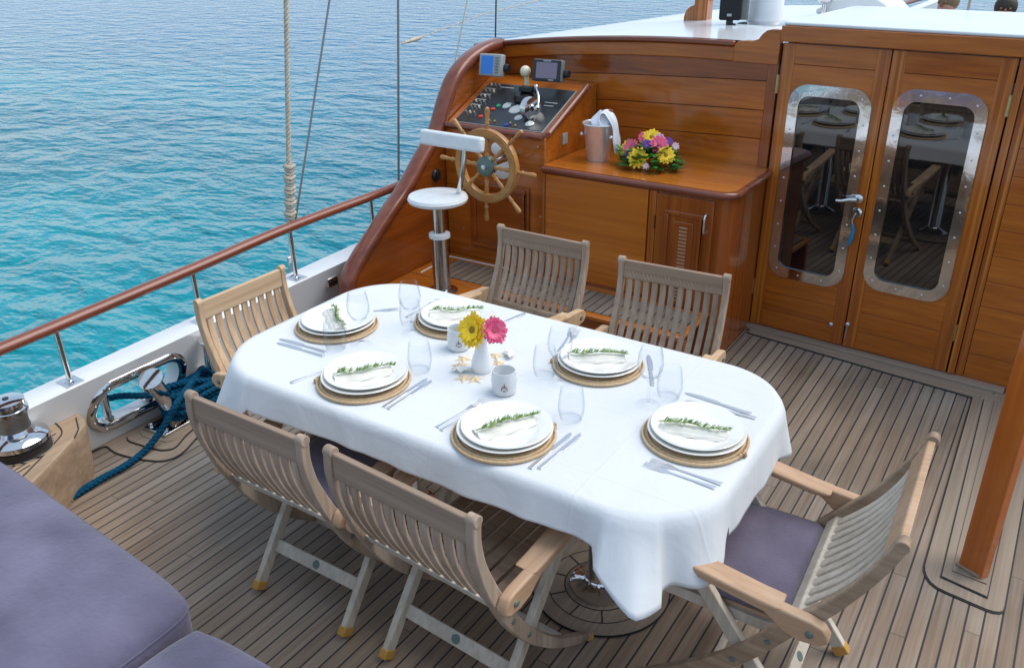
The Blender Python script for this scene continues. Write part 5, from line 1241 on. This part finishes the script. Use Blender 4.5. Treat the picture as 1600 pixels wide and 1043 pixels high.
m = MB(); m.tube([(-1.80, 5.07, RZ-.02), (-1.80, 5.07, RZ+.04)], .02, 10); m.build('speaker_stand', black, sp)
wp = thing('roof_fitting', 'varnished wooden bracket with a rounded edge on the roof left of the mast', 'bracket', (-2.1, 5.35, 1.46))
m = MB(); prof = [(-2.20, 1.45), (-2.20, 1.53), (-2.185, 1.57), (-2.16, 1.59), (-2.13, 1.60), (-2.13, 1.45)]
m.ext([(x, 5.35, z) for x, z in prof], (0, .12, 0)); m.box((-2.085, 5.38, 1.72), (.085, .10, .56)); m.build('bracket_body', varn_z, wp, bevel=.006)
hp = thing('roof_hatch', 'white moulded hatch hump on the cabin roof right of the mast', 'hatch', (-1.3, 5.85, RZ+.02))
m = MB(); P = [(-1.50, .0), (-1.50, .03), (-1.44, .055), (-1.38, .10), (-1.28, .13), (-1.18, .12), (-1.10, .075), (-1.06, .04), (-1.05, .0)]
m.ext([(x, 5.75, RZ+.02+z) for x, z in P], (.05, .30, 0)); m.build('hatch_shell', gel, hp, bevel=.015, segs=3)
m = MB(); m.ball((-1.44, 5.72, RZ+.115), .05, 18, 10, (1, .7, .7)); m.tube([(-1.44, 5.72, RZ+.0), (-1.44, 5.72, RZ+.09)], .015); m.build('lamp_head', chrome, hp)
# people forward
def person(lab, loc, rot, hairm, shirt, shorts, lying=False):
    t = thing('person', lab, 'person', loc, None, rot, local=True)
    V_ = {'pel': (0, 0, .10), 'ch': (0, .03, .34), 'nk': (0, .02, .52), 'hd': (0, 0, .58), 'tp': (0, .0, .68),
          'sl': (-.18, .02, .47), 'el': (-.25, -.04, .22), 'hl': (-.20, -.20, .06), 'sr': (.18, .02, .47), 'er': (.25, -.04, .22), 'hr': (.20, -.20, .06),
          'll': (-.10, -.03, .10), 'kl': (-.14, -.42, .30), 'fl': (-.14, -.62, .03), 'tl': (-.14, -.76, .02), 'lr': (.10, -.03, .10), 'kr': (.14, -.42, .30), 'fr': (.14, -.62, .03), 'tr': (.14, -.76, .02)}
    Rr = {'pel': .14, 'ch': .14, 'nk': .055, 'hd': .09, 'tp': .07, 'sl': .055, 'el': .04, 'hl': .028, 'sr': .055, 'er': .04, 'hr': .028, 'll': .09, 'kl': .06, 'fl': .042, 'tl': .03, 'lr': .09, 'kr': .06, 'fr': .042, 'tr': .03}
    E_ = [('pel', 'ch'), ('ch', 'nk'), ('nk', 'hd'), ('hd', 'tp'), ('ch', 'sl'), ('sl', 'el'), ('el', 'hl'), ('ch', 'sr'), ('sr', 'er'), ('er', 'hr'), ('pel', 'll'), ('ll', 'kl'), ('kl', 'fl'), ('fl', 'tl'), ('pel', 'lr'), ('lr', 'kr'), ('kr', 'fr'), ('fr', 'tr')]
    K = list(V_); me = bpy.data.meshes.new('body'); me.from_pydata([V_[k] for k in K], [(K.index(a), K.index(b)) for a, b in E_], []); me.materials.append(skin)
    o = bpy.data.objects.new('body', me); C.objects.link(o); o.parent = t; sk = o.modifiers.new('s', 'SKIN'); su = o.modifiers.new('u', 'SUBSURF'); su.levels = su.render_levels = 2
    for i, k in enumerate(K): me.skin_vertices[0].data[i].radius = (Rr[k], Rr[k]); me.skin_vertices[0].data[i].use_root = (k == 'pel')
    m = MB(); m.lathe([(.165, .10), (.17, .28), (.175, .42), (.12, .50), (.06, .53)], (0, .02, 0), 20); 
    for v in m.v: v.y = .02+(v.y-.02)*.75
    m.build('shirt', shirt, t)
    m = MB(); m.ball((0, .025, .655), .098, 16, 10, (.95, 1.0, 1.0)); m.build('hair', hairm, t)
    m = MB(); m.ball((0, -.085, .625), .013, 8, 6, (1, 1, 1.6)); m.ball((-.035, -.078, .645), .010, 8, 6); m.ball((.035, -.078, .645), .010, 8, 6); m.build('face_features', mat('darker_skin', (.22, .09, .06), .5), t)
person('dark haired person seated beyond the far right end of the cabin roof', (-.72, 9.0, .72), R_(5), hair, shirtm, shortsr)
person('light brown haired person in white beside the boat bow, seated beyond the roof', (-1.22, 9.2, .74), R_(-25), hairb, shirtm, shortsr)
m = MB(); m.tube([(-1.0, 8.9, .15), (-1.0, 8.9, 1.9)], .012, 8); o = m.build('stay_wire', rope_t); tag(o, 'thin pale upright line rising in front of the bow', 'wire')
bp_ = thing('foredeck_locker', 'white painted locker on the foredeck beyond the cabin roof', 'locker', (-1.0, 9.3, .1))
MB().box((-1.0, 9.3, .41), (1.6, 1.1, .62)).build('locker_body', gel, bp_, bevel=.03)
